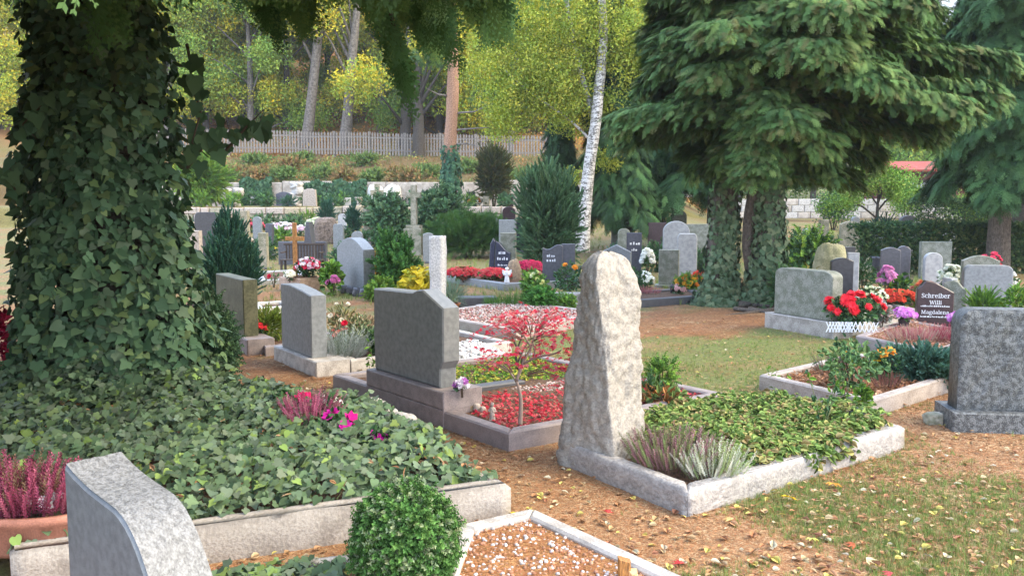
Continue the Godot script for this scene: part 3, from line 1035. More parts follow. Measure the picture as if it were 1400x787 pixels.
func house():
	var o := thing("house", "dark red wooden house with a red roof behind the trees", "house", ground_at(1385, 46))
	part(o, "stone_base", slab(rect(-6, -0.3, 7, 0.6), -6, 0, 0.02), M.wall_pale)
	for i in 43:
		part(o, "board", block(0.31, 1.85, 0.04, 0.008), M.house, Vector3(-5.5 + i * 0.32, 0.6, -0.12))
	part(o, "wall", slab(rect(-5.65, 0.55, 8.2, 2.5), -5.5, -0.145, 0.02), M.house)
	var rf := slab(PackedVector2Array([Vector2(-0.6, 2.4), Vector2(-0.62, 2.5), Vector2(3.0, 3.1), Vector2(6.6, 2.5), Vector2(6.5, 2.4), Vector2(3.0, 2.98)]), -6.0, 8.8, 0.01)
	part(o, "roof", rf, M.roof, Vector3.ZERO, Vector3(0, PI / 2, 0))
	for w in [[1252, 0.42], [1265, 0.42]]:
		var wx: float = at(w[0], 270, 45.9).x - o.position.x
		var win := part(o, "window", block(w[1] + 0.14, 1.25, 0.06, 0.01), M.wood_dark, Vector3(wx, 0.75, -0.08))
		part(win, "curtain", block(w[1] - 0.06, 0.95, 0.02, 0.004), M.white, Vector3(0, 0.14, 0.035))
	var w2 := thing("stone_wall", "low pale block wall in front of the red house", "wall", ground_at(1150, 42))
	for r in 3:
		for i in 16:
			part(w2, "block_stone", block(0.57, 0.3, 0.3, 0.025), [M.wall_pale, M.white_stone][(i * 7 + r * 3) % 5 % 2], Vector3(-4.8 + i * 0.6 + (r % 2) * 0.3, r * 0.31 + 0.1, 0))
	var w3 := thing("stone_wall", "pale wall with flat coping behind the dark arched stones", "wall", ground_at(905, 42))
	for r in 2:
		for i in 9:
			part(w3, "block_stone", block(0.78, 0.5, 0.35, 0.03), M.wall_pale, Vector3(-3.2 + i * 0.8 + (r % 2) * 0.3, r * 0.51 + 0.1, 0))
	part(w3, "coping", block(7.4, 0.1, 0.5, 0.02), M.white_stone, Vector3(0.2, 1.13, 0))

func near_tree():
	# the ivy clad conifer beside the ivy grave
	var o := thing("ivy_tree", "huge ivy clad tree trunk with drooping conifer branches", "tree", Vector3(-3.08, 0, -6.7))
	var pp := fine_path([Vector3(0, -0.2, 0), Vector3(0, 0.6, 0), Vector3(0.02, 2.0, 0), Vector3(-0.02, 4.0, 0), Vector3(-0.1, 11, 0)], [0.5, 0.42, 0.34, 0.32, 0.1], 8)
	part(o, "trunk", tube(pp[0], pp[1], 20, 0.2), M.bark_dark)
	var pal := [lin(0.065, 0.125, 0.065), lin(0.085, 0.155, 0.08), lin(0.11, 0.185, 0.095), lin(0.08, 0.145, 0.085), lin(0.15, 0.22, 0.09), lin(0.13, 0.185, 0.11)]
	var s := Sc.new()
	for i in 11000:
		var y := R(0.0, 1.0)
		y = y * y * 1.2 + y * 3.3
		var a := R(-0.3, PI + 0.3) if rng.randf() < 0.85 else R(0, TAU)
		var rr := 0.43 + 0.27 * pow(maxf(0, 1 - y / 3.2), 1.1) + 0.16 * nz2.get_noise_3d(cos(a) * 22, y * 17, sin(a) * 22) + R(-0.12, 0.06)
		var outv := Vector3(cos(a), 0, sin(a))
		s.add(frame(Vector3(outv.x * rr, y, outv.z * rr), Vector3(R(-1, 1), R(-1.2, -0.1), R(-1, 1)) + outv * 0.3, outv * 1.1 + Vector3(R(-.8, .8), R(-0.3, 1.0), R(-.8, .8)), R(0.04, 0.105)), mini(5, int(pow(rng.randf(), 1.7) * 6)))
	# twigs of ivy that stand out against the light
	for tw in [[[262, 120], [275, 150], [262, 195], [285, 215]], [[255, 60], [262, 95], [258, 110], [268, 130]], [[300, 215], [335, 175], [360, 150], [350, 185]], [[255, 230], [285, 190], [310, 165], [318, 200]], [[70, 130], [50, 150], [30, 170], [50, 190]], [[30, 230], [10, 215], [20, 260], [5, 240]]]:
		var path := []
		for q in tw: path.append(at(q[0], q[1], 6.2) - o.position)
		part(o, "ivy_twig", tube(path, [0.012, 0.009, 0.006, 0.004], 5), M.twig)
		for q in 13:
			var k: int = rng.randi() % 3
			var p: Vector3 = path[k].lerp(path[k + 1], rng.randf()) + rand_dir() * 0.07
			s.add(frame(p, Vector3(R(-.7, .7), -1, R(-.7, .7)), Vector3(R(-.5, .5), 0.3, 1), R(0.07, 0.13)), rng.randi() % 4)
	split_scatter(o, "ivy_leaves", s, pal)
	# drooping limbs; the crown itself stands above the frame
	var cp := [lin(0.07, 0.16, 0.055), lin(0.09, 0.195, 0.07), lin(0.12, 0.24, 0.085), lin(0.08, 0.18, 0.08), lin(0.15, 0.27, 0.09)]
	var fs := [Sc.new(), Sc.new()]
	var limb := func(path: Array, r0: float, n: int, hang: float, wide: float):
		var q := fine_path(path, [r0, r0 * 0.75, r0 * 0.45, 0.006], 6)
		part(o, "limb", tube(q[0], q[1], 7, 0.1), M.bark_dark)
		for i in n:
			var f: float = sqrt(R(0.12, 1.0)) * (q[0].size() - 2)
			var p: Vector3 = q[0][int(f)].lerp(q[0][int(f) + 1], f - int(f))
			var tg: Vector3 = (q[0][int(f) + 1] - q[0][int(f)]).normalized()
			var lat := tg.cross(Vector3.UP).normalized() * R(-1, 1)
			var dn := R(0, hang)
			fs[i % 2].add(frame(p + lat * wide * R(0.1, 1) + Vector3(0, -dn, 0), tg * R(0.1, 0.9) + lat * 0.7 + Vector3(0, -0.9 - dn, 0), Vector3(R(-.7, .7), 0.5, 1.0), (R(0.4, 0.8) if n < 180 else R(0.8, 1.3))), rng.randi() % 5)
	var P := o.position
	for e in [[[430, -130], [540, -80], [610, -20], 6.6, 170, 0.3, 0.4], [[400, -140], [520, -100], [590, -10], 7.4, 170, 0.3, 0.4], [[500, -140], [620, -90], [690, -25], 7.0, 160, 0.25, 0.4], [[380, -150], [490, -80], [556, 90], 6.2, 70, 0.12, 0.1],
			[[330, -120], [380, -80], [412, -20], 6.8, 80, 0.16, 0.24], [[300, -90], [350, -50], [368, 0], 7.2, 30, 0.12, 0.16], [[430, -120], [600, -110], [680, -55], 5.6, 100, 0.25, 0.4], [[120, -160], [130, -90], [140, -8], 5.3, 22, 0.04, 0.12]]:
		limb.call([Vector3(0, 4.6 + R(0, .6), 0), at(e[0][0], e[0][1], e[3]) - P, at(e[1][0], e[1][1], e[3]) - P, at(e[2][0], e[2][1], e[3]) - P], 0.06, e[4], e[5], e[6])
	for i in 64:
		var az := i * 2.4
		var front := ss(-0.3, 0.5, sin(az) - 0.35 * cos(az))
		var h := 3.95 - 0.35 * front + i * 0.1
		var ln := (3.5 + 1.3 * front - 0.25 * (h - 3.6)) * R(0.8, 1.1)
		var ov := Vector3(cos(az), 0, sin(az))
		limb.call([Vector3(0, h, 0), Vector3(0, h + 0.25, 0) + ov * ln * 0.35, Vector3(0, h + 0.25, 0) + ov * ln * 0.7, Vector3(0, h - 0.1, 0) + ov * ln], 0.06, 120, 0.2, 0.7)
	for i in 56:
		var az := i * 2.4 + 0.7
		var front := ss(-0.3, 0.5, sin(az) - 0.35 * cos(az))
		var h := 4.1 - 0.3 * front + i * 0.015
		var ln := (2.6 + 1.6 * front) * R(0.8, 1.1)
		var ov := Vector3(cos(az), 0, sin(az))
		# unseen limbs added just above the view, sloped to darken the upper trunk
		var low := func(f: float) -> float: return minf(h + 0.2, 1.6 + 0.2333 * (6.7 - ln * f * sin(az)) + 0.78)
		limb.call([Vector3(0, h, 0), Vector3(0, low.call(0.35), 0) + ov * ln * 0.35, Vector3(0, low.call(0.7), 0) + ov * ln * 0.7, Vector3(0, low.call(1.0), 0) + ov * ln], 0.06, 230, 0.12, 0.8)
	for i in 2: scatter(o, "crown", L.frond[i], fs[i], cp, 0.55, 0, 0.3)

func split_scatter(o: Node, called: String, s: Sc, pal: Array):   # young lobed leaves and older, rounder ones
	var a := Sc.new()
	var b := Sc.new()
	for i in s.t.size():
		if i % 5 < 3: a.add(s.t[i], s.k[i])
		else: b.add(s.t[i], s.k[i])
	scatter(o, called, L.ivy, a, pal, 0.5, 300, 0.3)
	scatter(o, called, L.ivy_old, b, pal, 0.5, 0, 0.3)

func trees():
	var g1 := [lin(0.07, 0.145, 0.045), lin(0.095, 0.18, 0.055), lin(0.13, 0.225, 0.065), lin(0.08, 0.15, 0.055), lin(0.19, 0.28, 0.085), lin(0.12, 0.18, 0.06), lin(0.1, 0.17, 0.055), lin(0.15, 0.16, 0.06)]
	var g2 := [lin(0.045, 0.1, 0.036), lin(0.06, 0.13, 0.044), lin(0.085, 0.17, 0.055), lin(0.055, 0.115, 0.042)]
	var dark := [lin(0.03, 0.065, 0.03), lin(0.04, 0.08, 0.036), lin(0.05, 0.1, 0.045)]
	# big false cypress with ivy round its stems
	var b := ground_at(1052, 13.8)
	var big := conifer("conifer_tree", "big bright green conifer with two ivy wrapped trunks", b, 12.0, 2.1, func(h, az): return maxf(0.0, (2.42 + 0.1 * cos(az) + 0.4 * maxf(0, cos(az)) * ss(2.3, 2.9, h) * (1.0 - ss(3.8, 5.2, h))) * minf(1.0, (13.0 - h) / 7.6) * (0.55 + 0.45 * ss(2.1, 3.1, h))), 250, L.frond, 0.44, 360.0, g1, 0.22, 0.22, 0.27, M.bark, Vector2.ZERO, 0.55)
	var b2 := ground_at(985, 14.2)
	var d2 := b2 - b
	var pp := fine_path([d2 + Vector3(0, -0.2, 0), d2 + Vector3(0.02, 1.0, 0), d2 + Vector3(0.2, 3.0, 0), d2 + Vector3(0.5, 6.5, 0)], [0.3, 0.21, 0.18, 0.08], 8)
	part(big, "trunk", tube(pp[0], pp[1], 18, 0.22), M.bark)
	pp = fine_path([Vector3(-0.15, 0.3, -0.1), Vector3(-0.28, 1.2, -0.1), Vector3(-0.1, 2.6, 0), Vector3(0.2, 6, 0)], [0.13, 0.11, 0.1, 0.05], 8)
	part(big, "trunk", tube(pp[0], pp[1], 14, 0.22), M.bark)
	var s := Sc.new()
	for i in 5200:
		var second := rng.randf() < 0.5
		var y := pow(rng.randf(), 1.25) * 2.6
		var a := R(-0.4, PI + 0.4)
		var rr := 0.2 + 0.34 * exp(-y * 3.0) + 0.1 * nz2.get_noise_3d(cos(a) * 30, y * 20, sin(a) * 30 + (60 if second else 0)) + R(-0.06, 0.05)
		if rng.randf() < ss(1.1, 2.5, y) * 0.85: continue
		var c := d2 + Vector3(0.05 * y, 0, 0) if second else Vector3.ZERO
		var ov := Vector3(cos(a), 0, sin(a))
		s.add(frame(c + ov * rr + Vector3(0, y, 0), Vector3(R(-.6, .6), -1, R(-.6, .6)), ov + Vector3(R(-.4, .4), R(0.1, 0.8), R(-.4, .4)), R(0.06, 0.11)), rng.randi() % 4)
	scatter(big, "ivy_leaves", L.ivy, s, [lin(0.06, 0.1, 0.05), lin(0.08, 0.13, 0.07), lin(0.11, 0.16, 0.09), lin(0.14, 0.18, 0.1)])
	for k in 5:
		var q := gp(985 + k * 16, 418 + k * 3)
		part(big, "root", tube([Vector3(R(-.7, .1), 0.06, 0.2), Vector3(R(-.9, .3), 0.05, 0.7), Vector3(R(-1.2, .5), -0.03, 1.1)], [0.06, 0.035, 0.015], 6), M.bark)
	# darker conifer by the hedge
	b = ground_at(1368, 19.5)
	conifer("conifer_tree", "dark blue green conifer standing by the clipped hedge", b, 15.0, 2.3, func(h, az): return maxf(0.0, 1.35 * minf(1.0, (16.0 - h) / 10.0)), 180, L.frond, 0.8, 180.0, [lin(0.03, 0.07, 0.025), lin(0.042, 0.09, 0.03), lin(0.06, 0.12, 0.04), lin(0.036, 0.08, 0.03)], 0.24, 0.05, 0.5, M.bark)
	b = ground_at(1398, 25)
	conifer("conifer_tree", "slim conifer trunk behind the dark blue green conifer", b, 14.0, 3.1, func(h, az): return maxf(0.0, 2.2 * minf(1.0, (15.0 - h) / 12.0)), 60, L.frond, 1.3, 60.0, g2, 0.26, 0.05, 0.5, M.bark_dark)
	# unseen conifers added beside and behind the viewpoint: they keep the sky off the ivy trunk and the backs of the stones
	for e in [[-7.6, -2.6, "tall unseen conifer standing beside the ivy grave trough", 2.9], [-5.2, 3.6, "tall unseen conifer standing behind the wavy topped headstone", 3.0], [-9.2, -7.5, "tall unseen conifer standing beyond the ivy clad trunk", 2.8]]:
		conifer("conifer_tree", e[2], Vector3(e[0], 0, e[1]), 12.0, 1.6, func(h, az): return maxf(0.0, e[3] * minf(1.0, (12.6 - h) / 8.0)), 90, L.frond, 1.2, 60.0, g2, 0.3, 0.1, 0.45, M.bark)
	# dark hanging conifers behind the birch
	b = ground_at(765, 27.5)
	conifer("weeping_conifer", "narrow dark weeping conifer just behind the birch trunk", b, 4.6, 0.5, func(h, az): return maxf(0.15, 0.75 * (1.0 - pow(h / 5.0, 2.0))), 80, L.frond, 0.9, 110.0, dark, 0.12, 0.1, 1.2, M.bark_dark)
	b = ground_at(862, 26)
	conifer("conifer_tree", "dark drooping conifer between birch and bright green conifer", b, 9.0, 1.5, func(h, az): return maxf(0.1, 1.05 * minf(1.0, (9.6 - h) / 4.0)), 80, L.frond, 0.9, 90.0, dark + g2, 0.14, 0.05, 0.75, M.bark_dark, Vector2(-0.9, 0))
	b = ground_at(975, 28)
	conifer("conifer_tree", "dark slender conifer half hidden behind the ivy wrapped trunks", b, 10.0, 2.6, func(h, az): return maxf(0.1, 2.4 * minf(1.0, (10.5 - h) / 6.0)), 60, L.frond, 1.2, 80.0, g2, 0.2, 0.1, 0.5, M.bark_dark)
	# scots pine with ivy on its foot
	b = ground_at(617, 37)
	var pine := thing("pine_tree", "red barked pine with ivy round its foot", "tree", b)
	pp = fine_path([Vector3(0, -0.2, 0), Vector3(-0.05, 2, 0), Vector3(0.1, 5, 0), Vector3(0.05, 9, 0), Vector3(0.3, 13, 0)], [0.3, 0.27, 0.24, 0.2, 0.1], 8)
	part(pine, "trunk", tube(pp[0], pp[1], 14, 0.15), M.bark_red)
	for e in [[3.2, 1.6, 0.1], [2.6, 1.3, -0.1], [3.9, 2.0, 0.5], [4.6, -1.0, 0.3]]:
		part(pine, "dead_branch", tube([Vector3(0, e[0], 0), Vector3(e[1] * 0.5, e[0] + 0.05, 0.2), Vector3(e[1], e[0] + e[2], 0.3)], [0.05, 0.035, 0.012], 6), M.bark_grey)
	s = Sc.new()
	for i in 1500:
		var y := R(0, 2.6)
		var a := R(-0.3, PI + 0.3)
		var rr := 0.36 + 0.08 * (2.6 - y) / 2.6 + 0.2 * nz2.get_noise_2d(a * 40, y * 30)
		if rng.randf() < ss(1.6, 2.6, y) * 0.8: continue
		s.add(frame(Vector3(cos(a) * rr, y, sin(a) * rr), Vector3(R(-.5, .5), -1, R(-.5, .5)), Vector3(cos(a), 0.5, sin(a)), R(0.09, 0.16)), rng.randi() % 3)
	scatter(pine, "ivy_leaves", L.ivy, s, [lin(0.03, 0.08, 0.05), lin(0.045, 0.11, 0.06), lin(0.06, 0.13, 0.07)])
	s = Sc.new()
	for i in 420:
		var bl: Vector3 = [Vector3(1.9, 4.5, 0.4), Vector3(2.6, 4.2, 0.5), Vector3(-1.2, 6, 0.3), Vector3(1.5, 8, 0), Vector3(-1, 10, 0), Vector3(0.5, 12, 0)][i % 6]
		s.add(frame(bl + rand_dir() * Vector3(1.2, 0.45, 1.0) * R(0.2, 1), rand_dir() + Vector3(0, 0.4, 0), rand_dir(), R(0.3, 0.5)), rng.randi() % 4)
	scatter(pine, "crown", L.needles, s, g2)
	# birch
	b = ground_at(796, 24.5)
	var bt := []
	for q in [[796, 345], [799, 290], [806, 225], [815, 165], [818, 130]]: bt.append(at(q[0], q[1], 24.5) - b)
	var by := [lin(0.36, 0.42, 0.07), lin(0.45, 0.48, 0.08), lin(0.3, 0.38, 0.07), lin(0.52, 0.5, 0.09), lin(0.25, 0.34, 0.07)]
	var birch := thing("birch_tree", "white barked birch with yellow green leaves and forked stem", "tree", b)
	pp = fine_path(bt, [0.22, 0.19, 0.165, 0.15, 0.14], 8)
	part(birch, "trunk", tube(pp[0], pp[1], 16, 0.12), M.birch)
	for q in [[[[813, 165], [800, 120], [787, 70], [778, 20], [765, -60]], [0.1, 0.08, 0.07, 0.06, 0.05], 25.0], [[[817, 140], [822, 90], [825, 40], [823, 0], [825, -80]], [0.15, 0.14, 0.125, 0.11, 0.08], 24.8], [[[806, 190], [780, 165], [745, 140], [715, 118], [690, 95]], [0.045, 0.03, 0.025, 0.018, 0.008], 24.8]]:
		var path := []
		for w in q[0]: path.append(at(w[0], w[1], q[2]) - b)
		var fp := fine_path(path, q[1], 6)
		part(birch, "limb", tube(fp[0], fp[1], 12, 0.12), M.birch)
	s = Sc.new()
	for e in [[720, 60, 1.5, 260], [700, 130, 1.0, 170], [760, 110, 1.2, 260], [740, 10, 1.6, 260], [800, 60, 1.2, 200], [850, 30, 1.2, 160], [870, 90, 0.9, 140], [780, 150, 0.8, 110], [745, 120, 0.7, 60], [690, 170, 0.6, 60], [838, 140, 0.5, 60], [832, 215, 0.35, 30], [785, 240, 0.25, 14], [880, 65, 0.8, 90], [700, -60, 2.0, 250], [830, -80, 2.0, 250], [665, 90, 0.8, 60]]:
		var c := at(e[0], e[1], 25.1) - b
		for i in int(e[3] * 2.0):
			var d: Vector3 = rand_dir() * pow(rng.randf(), 0.4) * e[2]
			s.add(frame(c + Vector3(d.x, d.y * 0.85, d.z), Vector3(R(-.4, .4), -1, R(-.4, .4)), rand_dir(), R(0.8, 1.4)), rng.randi() % 5)
	scatter(birch, "crown", L.cluster_small, s, by, 0.6, 0, 0.9)
	# the wood on the hillside
	var yel := [lin(0.32, 0.4, 0.05), lin(0.38, 0.45, 0.055), lin(0.48, 0.47, 0.055), lin(0.26, 0.36, 0.055), lin(0.6, 0.5, 0.05), lin(0.66, 0.5, 0.035)]
	var grn := [lin(0.14, 0.25, 0.05), lin(0.19, 0.31, 0.055), lin(0.25, 0.35, 0.06), lin(0.33, 0.38, 0.06)]
	for e in [[419, 51.5, 443, -20, 0.29, "pale leaning beech trunk in front of the paling fence"], [471, 51.2, 487, 20, 0.3, "straight grey beech trunk in front of the paling fence"], [446, 58, 449, 60, 0.2, "thin dark trunk between the two pale beeches"], [553, 50.9, 556, 100, 0.3, "dark trunk at the fence beside a second dark trunk"], [572, 49.2, 571, 110, 0.32, "stout dark trunk in front of the fence near the pine"], [697, 50.8, 703, 60, 0.18, "thin trunk behind the fence near the birch"]]:
		var base := ground_at(e[0], e[1])
		var top := at(e[2], e[3], e[1]) - base
		var blobs := []
		for k in 5: blobs.append([top + Vector3(R(-3, 3), R(-1.0, 4.0), R(-2, 2)), R(1.5, 2.3)])
		broad("beech_tree", e[5], base, [Vector3(0, -0.3, 0), top * 0.3 + Vector3(0.05, 0, 0), top * 0.7, top, top + Vector3(0.2, 4, 0)], [e[4] * 1.2, e[4], e[4] * 0.85, e[4] * 0.7, 0.08], blobs, 40, L.cluster, 1.0, [grn, yel][rng.randi() % 2], M.bark_grey if e[0] < 440 or absf(e[0] - 471) < 1 or e[0] > 690 else M.bark_dark)
	var spots := [[215, 54], [262, 56], [300, 60], [340, 55], [385, 58], [270, 70], [330, 74], [400, 72], [465, 76], [520, 66], [560, 60], [600, 68], [640, 56], [670, 64], [720, 58], [760, 66], [800, 60], [850, 58], [900, 64], [540, 84], [620, 88], [440, 90], [360, 92], [700, 86], [790, 84], [260, 92], [230, 52], [285, 53], [345, 52.5], [395, 54], [520, 54], [600, 53], [655, 52], [705, 53.5], [745, 54], [570, 57], [170, 62], [120, 58], [60, 60], [10, 55], [950, 62], [860, 80], [930, 80]]
	for i in spots.size():
		var e: Array = spots[i]
		var base := ground_at(e[0], e[1])
		var top := Vector3(R(-0.6, 0.6), R(5.5, 8.5), R(-0.5, 0.5))
		var blobs := []
		for k in 12: blobs.append([Vector3(R(-3.4, 3.4), R(0.9, 10.0), R(-1.5, 1.5)), R(1.2, 2.2)])
		blobs.append([top, 2.2])
		var p: Array = yel if i % 3 != 1 else grn
		broad("woodland_tree", "yellowing woodland tree on the hillside behind the fence" if p == yel else "greener woodland tree on the hillside behind the fence", base, [Vector3(0, -0.3, 0), top * 0.5 + Vector3(0.1, 0, 0), top], [0.22, 0.17, 0.06], blobs, 68, L.cluster, 1.0, p, M.bark_dark if i % 2 else M.bark_grey, "yellowing hillside trees" if p == yel else "greener hillside trees")
	# trees that close the view behind the house and the conifers
	for e in [[1010, 60], [1060, 66], [1110, 58], [1160, 66], [1215, 72], [1240, 60], [1268, 66], [1296, 58], [1330, 64], [1385, 58], [1440, 60], [1480, 50]]:
		var base := ground_at(e[0], e[1])
		var blobs := []
		for k in 11: blobs.append([Vector3(R(-3, 3), R(1.5, 11.0), R(-1.5, 1.5)), R(1.5, 2.3)])
		broad("woodland_tree", "dense green tree behind the red house and far stones", base, [Vector3(0, -0.3, 0), Vector3(0.1, 3, 0), Vector3(0, 6, 0)], [0.22, 0.17, 0.06], blobs, 22, L.cluster, 1.1, grn, M.bark_dark, "green trees behind the house")

	# shrubs further back
	var gy := [lin(0.12, 0.24, 0.04), lin(0.17, 0.3, 0.05), lin(0.22, 0.33, 0.05)]
	var yw := [lin(0.05, 0.11, 0.05), lin(0.065, 0.14, 0.06), lin(0.08, 0.16, 0.07)]
	bush("shrub", "bright lime green rounded conifer shrub left of white cross".replace("left of", "next to the"), ground_at(275, 38.5), Vector3(1.15, 1.15, 0.9), 1500, L.cypress, 0.42, gy, 0.4)
	bush("shrub", "yellow tipped small shrub above the lime green conifer", ground_at(258, 43), Vector3(0.8, 0.5, 0.6), 300, L.box, 0.3, [lin(0.5, 0.4, 0.03), lin(0.35, 0.36, 0.05)], 0.4)
	bush("shrub", "soft green shrub on the slope below the fence", ground_at(280, 45), Vector3(0.9, 0.5, 0.6), 300, L.box, 0.3, gy, 0.4)
	bush("shrub", "brownish green columnar thuja beside the pine foot", ground_at(675, 38.5), Vector3(0.75, 1.35, 0.7), 1300, L.cypress, 0.36, [lin(0.09, 0.1, 0.04), lin(0.12, 0.12, 0.045), lin(0.07, 0.1, 0.04)], 0.4, 1.6, 0.8)
	bush("rhododendron", "tall leathery rhododendron beside the stone cross", ground_at(530, 29), Vector3(0.68, 0.8, 0.6), 900, L.box, 0.32, yw + [lin(0.12, 0.2, 0.09)], 0.45)
	bush("rhododendron", "broad rhododendron between the stone cross and the pine", ground_at(603, 30), Vector3(0.85, 0.84, 0.7), 1100, L.box, 0.32, yw + [lin(0.14, 0.22, 0.1)], 0.45)
	bush("dwarf_pine", "spreading mountain pine behind the red flowers", ground_at(640, 25.5), Vector3(1.35, 0.62, 0.8), 1300, L.needles, 0.26, [lin(0.07, 0.16, 0.04), lin(0.1, 0.2, 0.05), lin(0.05, 0.12, 0.04)], 0.4, 1.5, 0.7)
	bush("pine_shrub", "tall soft needled pine shrub in front of the birch", ground_at(750, 19.6), Vector3(0.74, 1.3, 0.7), 1700, L.cypress, 0.3, [lin(0.075, 0.15, 0.075), lin(0.1, 0.19, 0.1), lin(0.13, 0.23, 0.12)], 0.4, 1.4, 1.1)
	bush("cypress_shrub", "dark green upright false cypress beside the white stele", ground_at(541, 15.2), Vector3(0.44, 0.56, 0.4), 2200, L.box, 0.13, [lin(0.05, 0.14, 0.035), lin(0.07, 0.18, 0.045), lin(0.1, 0.23, 0.05)], 0.7, 1.6, 0.9)
	bush("shrub", "small light green shrub at the foot of the upright cypress", ground_at(520, 14.6), Vector3(0.24, 0.17, 0.2), 260, L.box, 0.14, gy, 0.4)
	bush("shrub", "orange tinged shrub beside the tall grey arched stone", ground_at(513, 16.5), Vector3(0.17, 0.35, 0.2), 260, L.box, 0.16, [lin(0.35, 0.2, 0.04), lin(0.25, 0.25, 0.05)], 0.4)
	bush("hosta", "yellow hosta clump beside the white stele", ground_at(571, 14.2), Vector3(0.21, 0.16, 0.2), 60, L.hosta, 0.26, [lin(0.6, 0.48, 0.04), lin(0.45, 0.45, 0.06)], 0.3)
	for e in [[312, 13.8, 1.25, 0.25], [332, 13.9, 0.8, 0.2], [296, 13.6, 0.86, 0.2]]:
		bush("thuja_shrub", ["tallest blue green column thuja behind the mossy headstone", "blue green column thuja right beside the tallest one".replace("right ", ""), "slim blue green column thuja close to the ivy trunk"][int(e[2] == 0.8) + 2 * int(e[2] == 0.86)], ground_at(e[0], e[1]), Vector3(e[3], e[2] * 0.62, e[3]), 700, L.cypress, 0.2, [lin(0.04, 0.12, 0.09), lin(0.055, 0.15, 0.11), lin(0.07, 0.17, 0.1)], 0.3, 1.5, 1.6)
	bush("thuja_shrub", "small blue green thuja cone below the pinkish stone", ground_at(447, 34), Vector3(0.28, 0.5, 0.28), 260, L.cypress, 0.24, [lin(0.04, 0.12, 0.08), lin(0.06, 0.15, 0.1)], 0.3, 1.5, 1.2)
	bush("thuja_shrub", "slender blue green thuja column beside the square stele", ground_at(482, 31), Vector3(0.22, 0.55, 0.22), 260, L.cypress, 0.24, [lin(0.03, 0.1, 0.07), lin(0.05, 0.13, 0.08)], 0.3, 1.5, 1.2)
	bush("yew_shrub", "small leaved dark evergreen growing against the ivy trunk", gp(292, 545), Vector3(0.19, 0.44, 0.19), 1300, L.box, 0.09, [lin(0.05, 0.1, 0.05), lin(0.07, 0.13, 0.06), lin(0.1, 0.17, 0.07)], 0.35)
	bush("shrub", "light green shrubs under the bright green conifer".replace("shrubs", "shrub"), ground_at(1110, 17), Vector3(0.55, 0.6, 0.5), 600, L.box, 0.2, gy + yw, 0.5)
	bush("shrub", "green shrub in front of the low pale block wall", ground_at(1140, 36), Vector3(1.0, 1.0, 0.8), 400, L.cluster_small, 1.2, gy + yw, 0.5)
	bush("shrub", "green bushy growth above the coped pale wall", ground_at(930, 46), Vector3(3.2, 1.3, 1.0), 700, L.cluster, 0.8, gy + yw, 0.5)
	bush("shrub", "light green bush beside the red house windows", ground_at(1238, 40), Vector3(1.0, 1.2, 0.8), 400, L.cluster_small, 1.4, gy, 0.5)
	bush("shrub", "sunny green bush behind the clipped hedge and conifer", ground_at(1340, 36), Vector3(2.0, 0.9, 0.8), 500, L.cluster_small, 1.4, gy, 0.5)
	bush("shrub", "dark red leaved shrub at the far side of the ivy trunk", gp(-6, 560) + Vector3(0, 0.25, 0), Vector3(0.14, 0.3, 0.2), 260, L.leaf, 0.08, [lin(0.3, 0.01, 0.04), lin(0.42, 0.02, 0.06)], 0.3)
	bush("shrub", "low green plants beside the ivy trunk foot", gp(8, 580), Vector3(0.25, 0.2, 0.3), 420, L.box, 0.1, yw, 0.4)
	var lb := ground_at(1198, 33)
	broad("sapling", "small light green tree between block wall and bright conifer", lb, [Vector3(0, -0.1, 0), Vector3(0.05, 1.2, 0), Vector3(0.1, 2.4, 0)], [0.07, 0.05, 0.02], [[Vector3(-0.6, 1.9, 0), 0.65], [Vector3(0.3, 2.1, 0.1), 0.7], [Vector3(-0.2, 2.7, 0), 0.65], [Vector3(0.6, 1.6, 0), 0.4], [Vector3(-1.1, 1.4, 0.2), 0.5]], 260, L.cluster_small, 1.3, gy + [lin(0.3, 0.36, 0.08)], M.bark_dark)
	# clipped hedges
	for e in [[1318, 20.8, 5.2, 1.08, 0.8, "dark clipped hedge behind the grey slab"], [1395, 30, 7.5, 1.5, 0.8, "second clipped hedge behind the conifer trunk"]]:
		var t := thing("hedge", e[5], "hedge", ground_at(e[0], e[1]))
		s = Sc.new()
		for i in 9000:
			var q := Vector3(R(-.5, .5) * e[2], R(0, 1) * e[3], R(-.5, .5) * e[4])
			match i % 4:
				0, 1: q.z = e[4] * 0.5
				2: q.y = e[3]
			q += rand_dir() * 0.05 + Vector3(0, 0.04, 0.05) * nz2.get_noise_2d(q.x * 30, q.y * 30)
			s.add(frame(q, rand_dir() + Vector3(0, 0.4, 0.5), Vector3(0, 0.6, 1), R(0.09, 0.15)), rng.randi() % 4)
		for i in 6: part(t, "stem", tube([Vector3((i - 2.5) * e[2] / 6, -0.1, 0), Vector3((i - 2.5) * e[2] / 6, e[3] * 0.8, 0)], [0.04, 0.02], 6), M.twig)
		scatter(t, "foliage", L.box, s, [lin(0.03, 0.07, 0.03), lin(0.04, 0.09, 0.035), lin(0.06, 0.12, 0.045), lin(0.1, 0.15, 0.05)])

var GREEN := [Color(0.055, 0.12, 0.05), Color(0.075, 0.16, 0.06), Color(0.1, 0.2, 0.07), Color(0.06, 0.13, 0.07)]
var LIME := [Color(0.13, 0.26, 0.04), Color(0.19, 0.33, 0.05), Color(0.1, 0.2, 0.05)]

func edge(a: Vector3, b: Vector3, f: float) -> Vector3: return a.lerp(b, f)

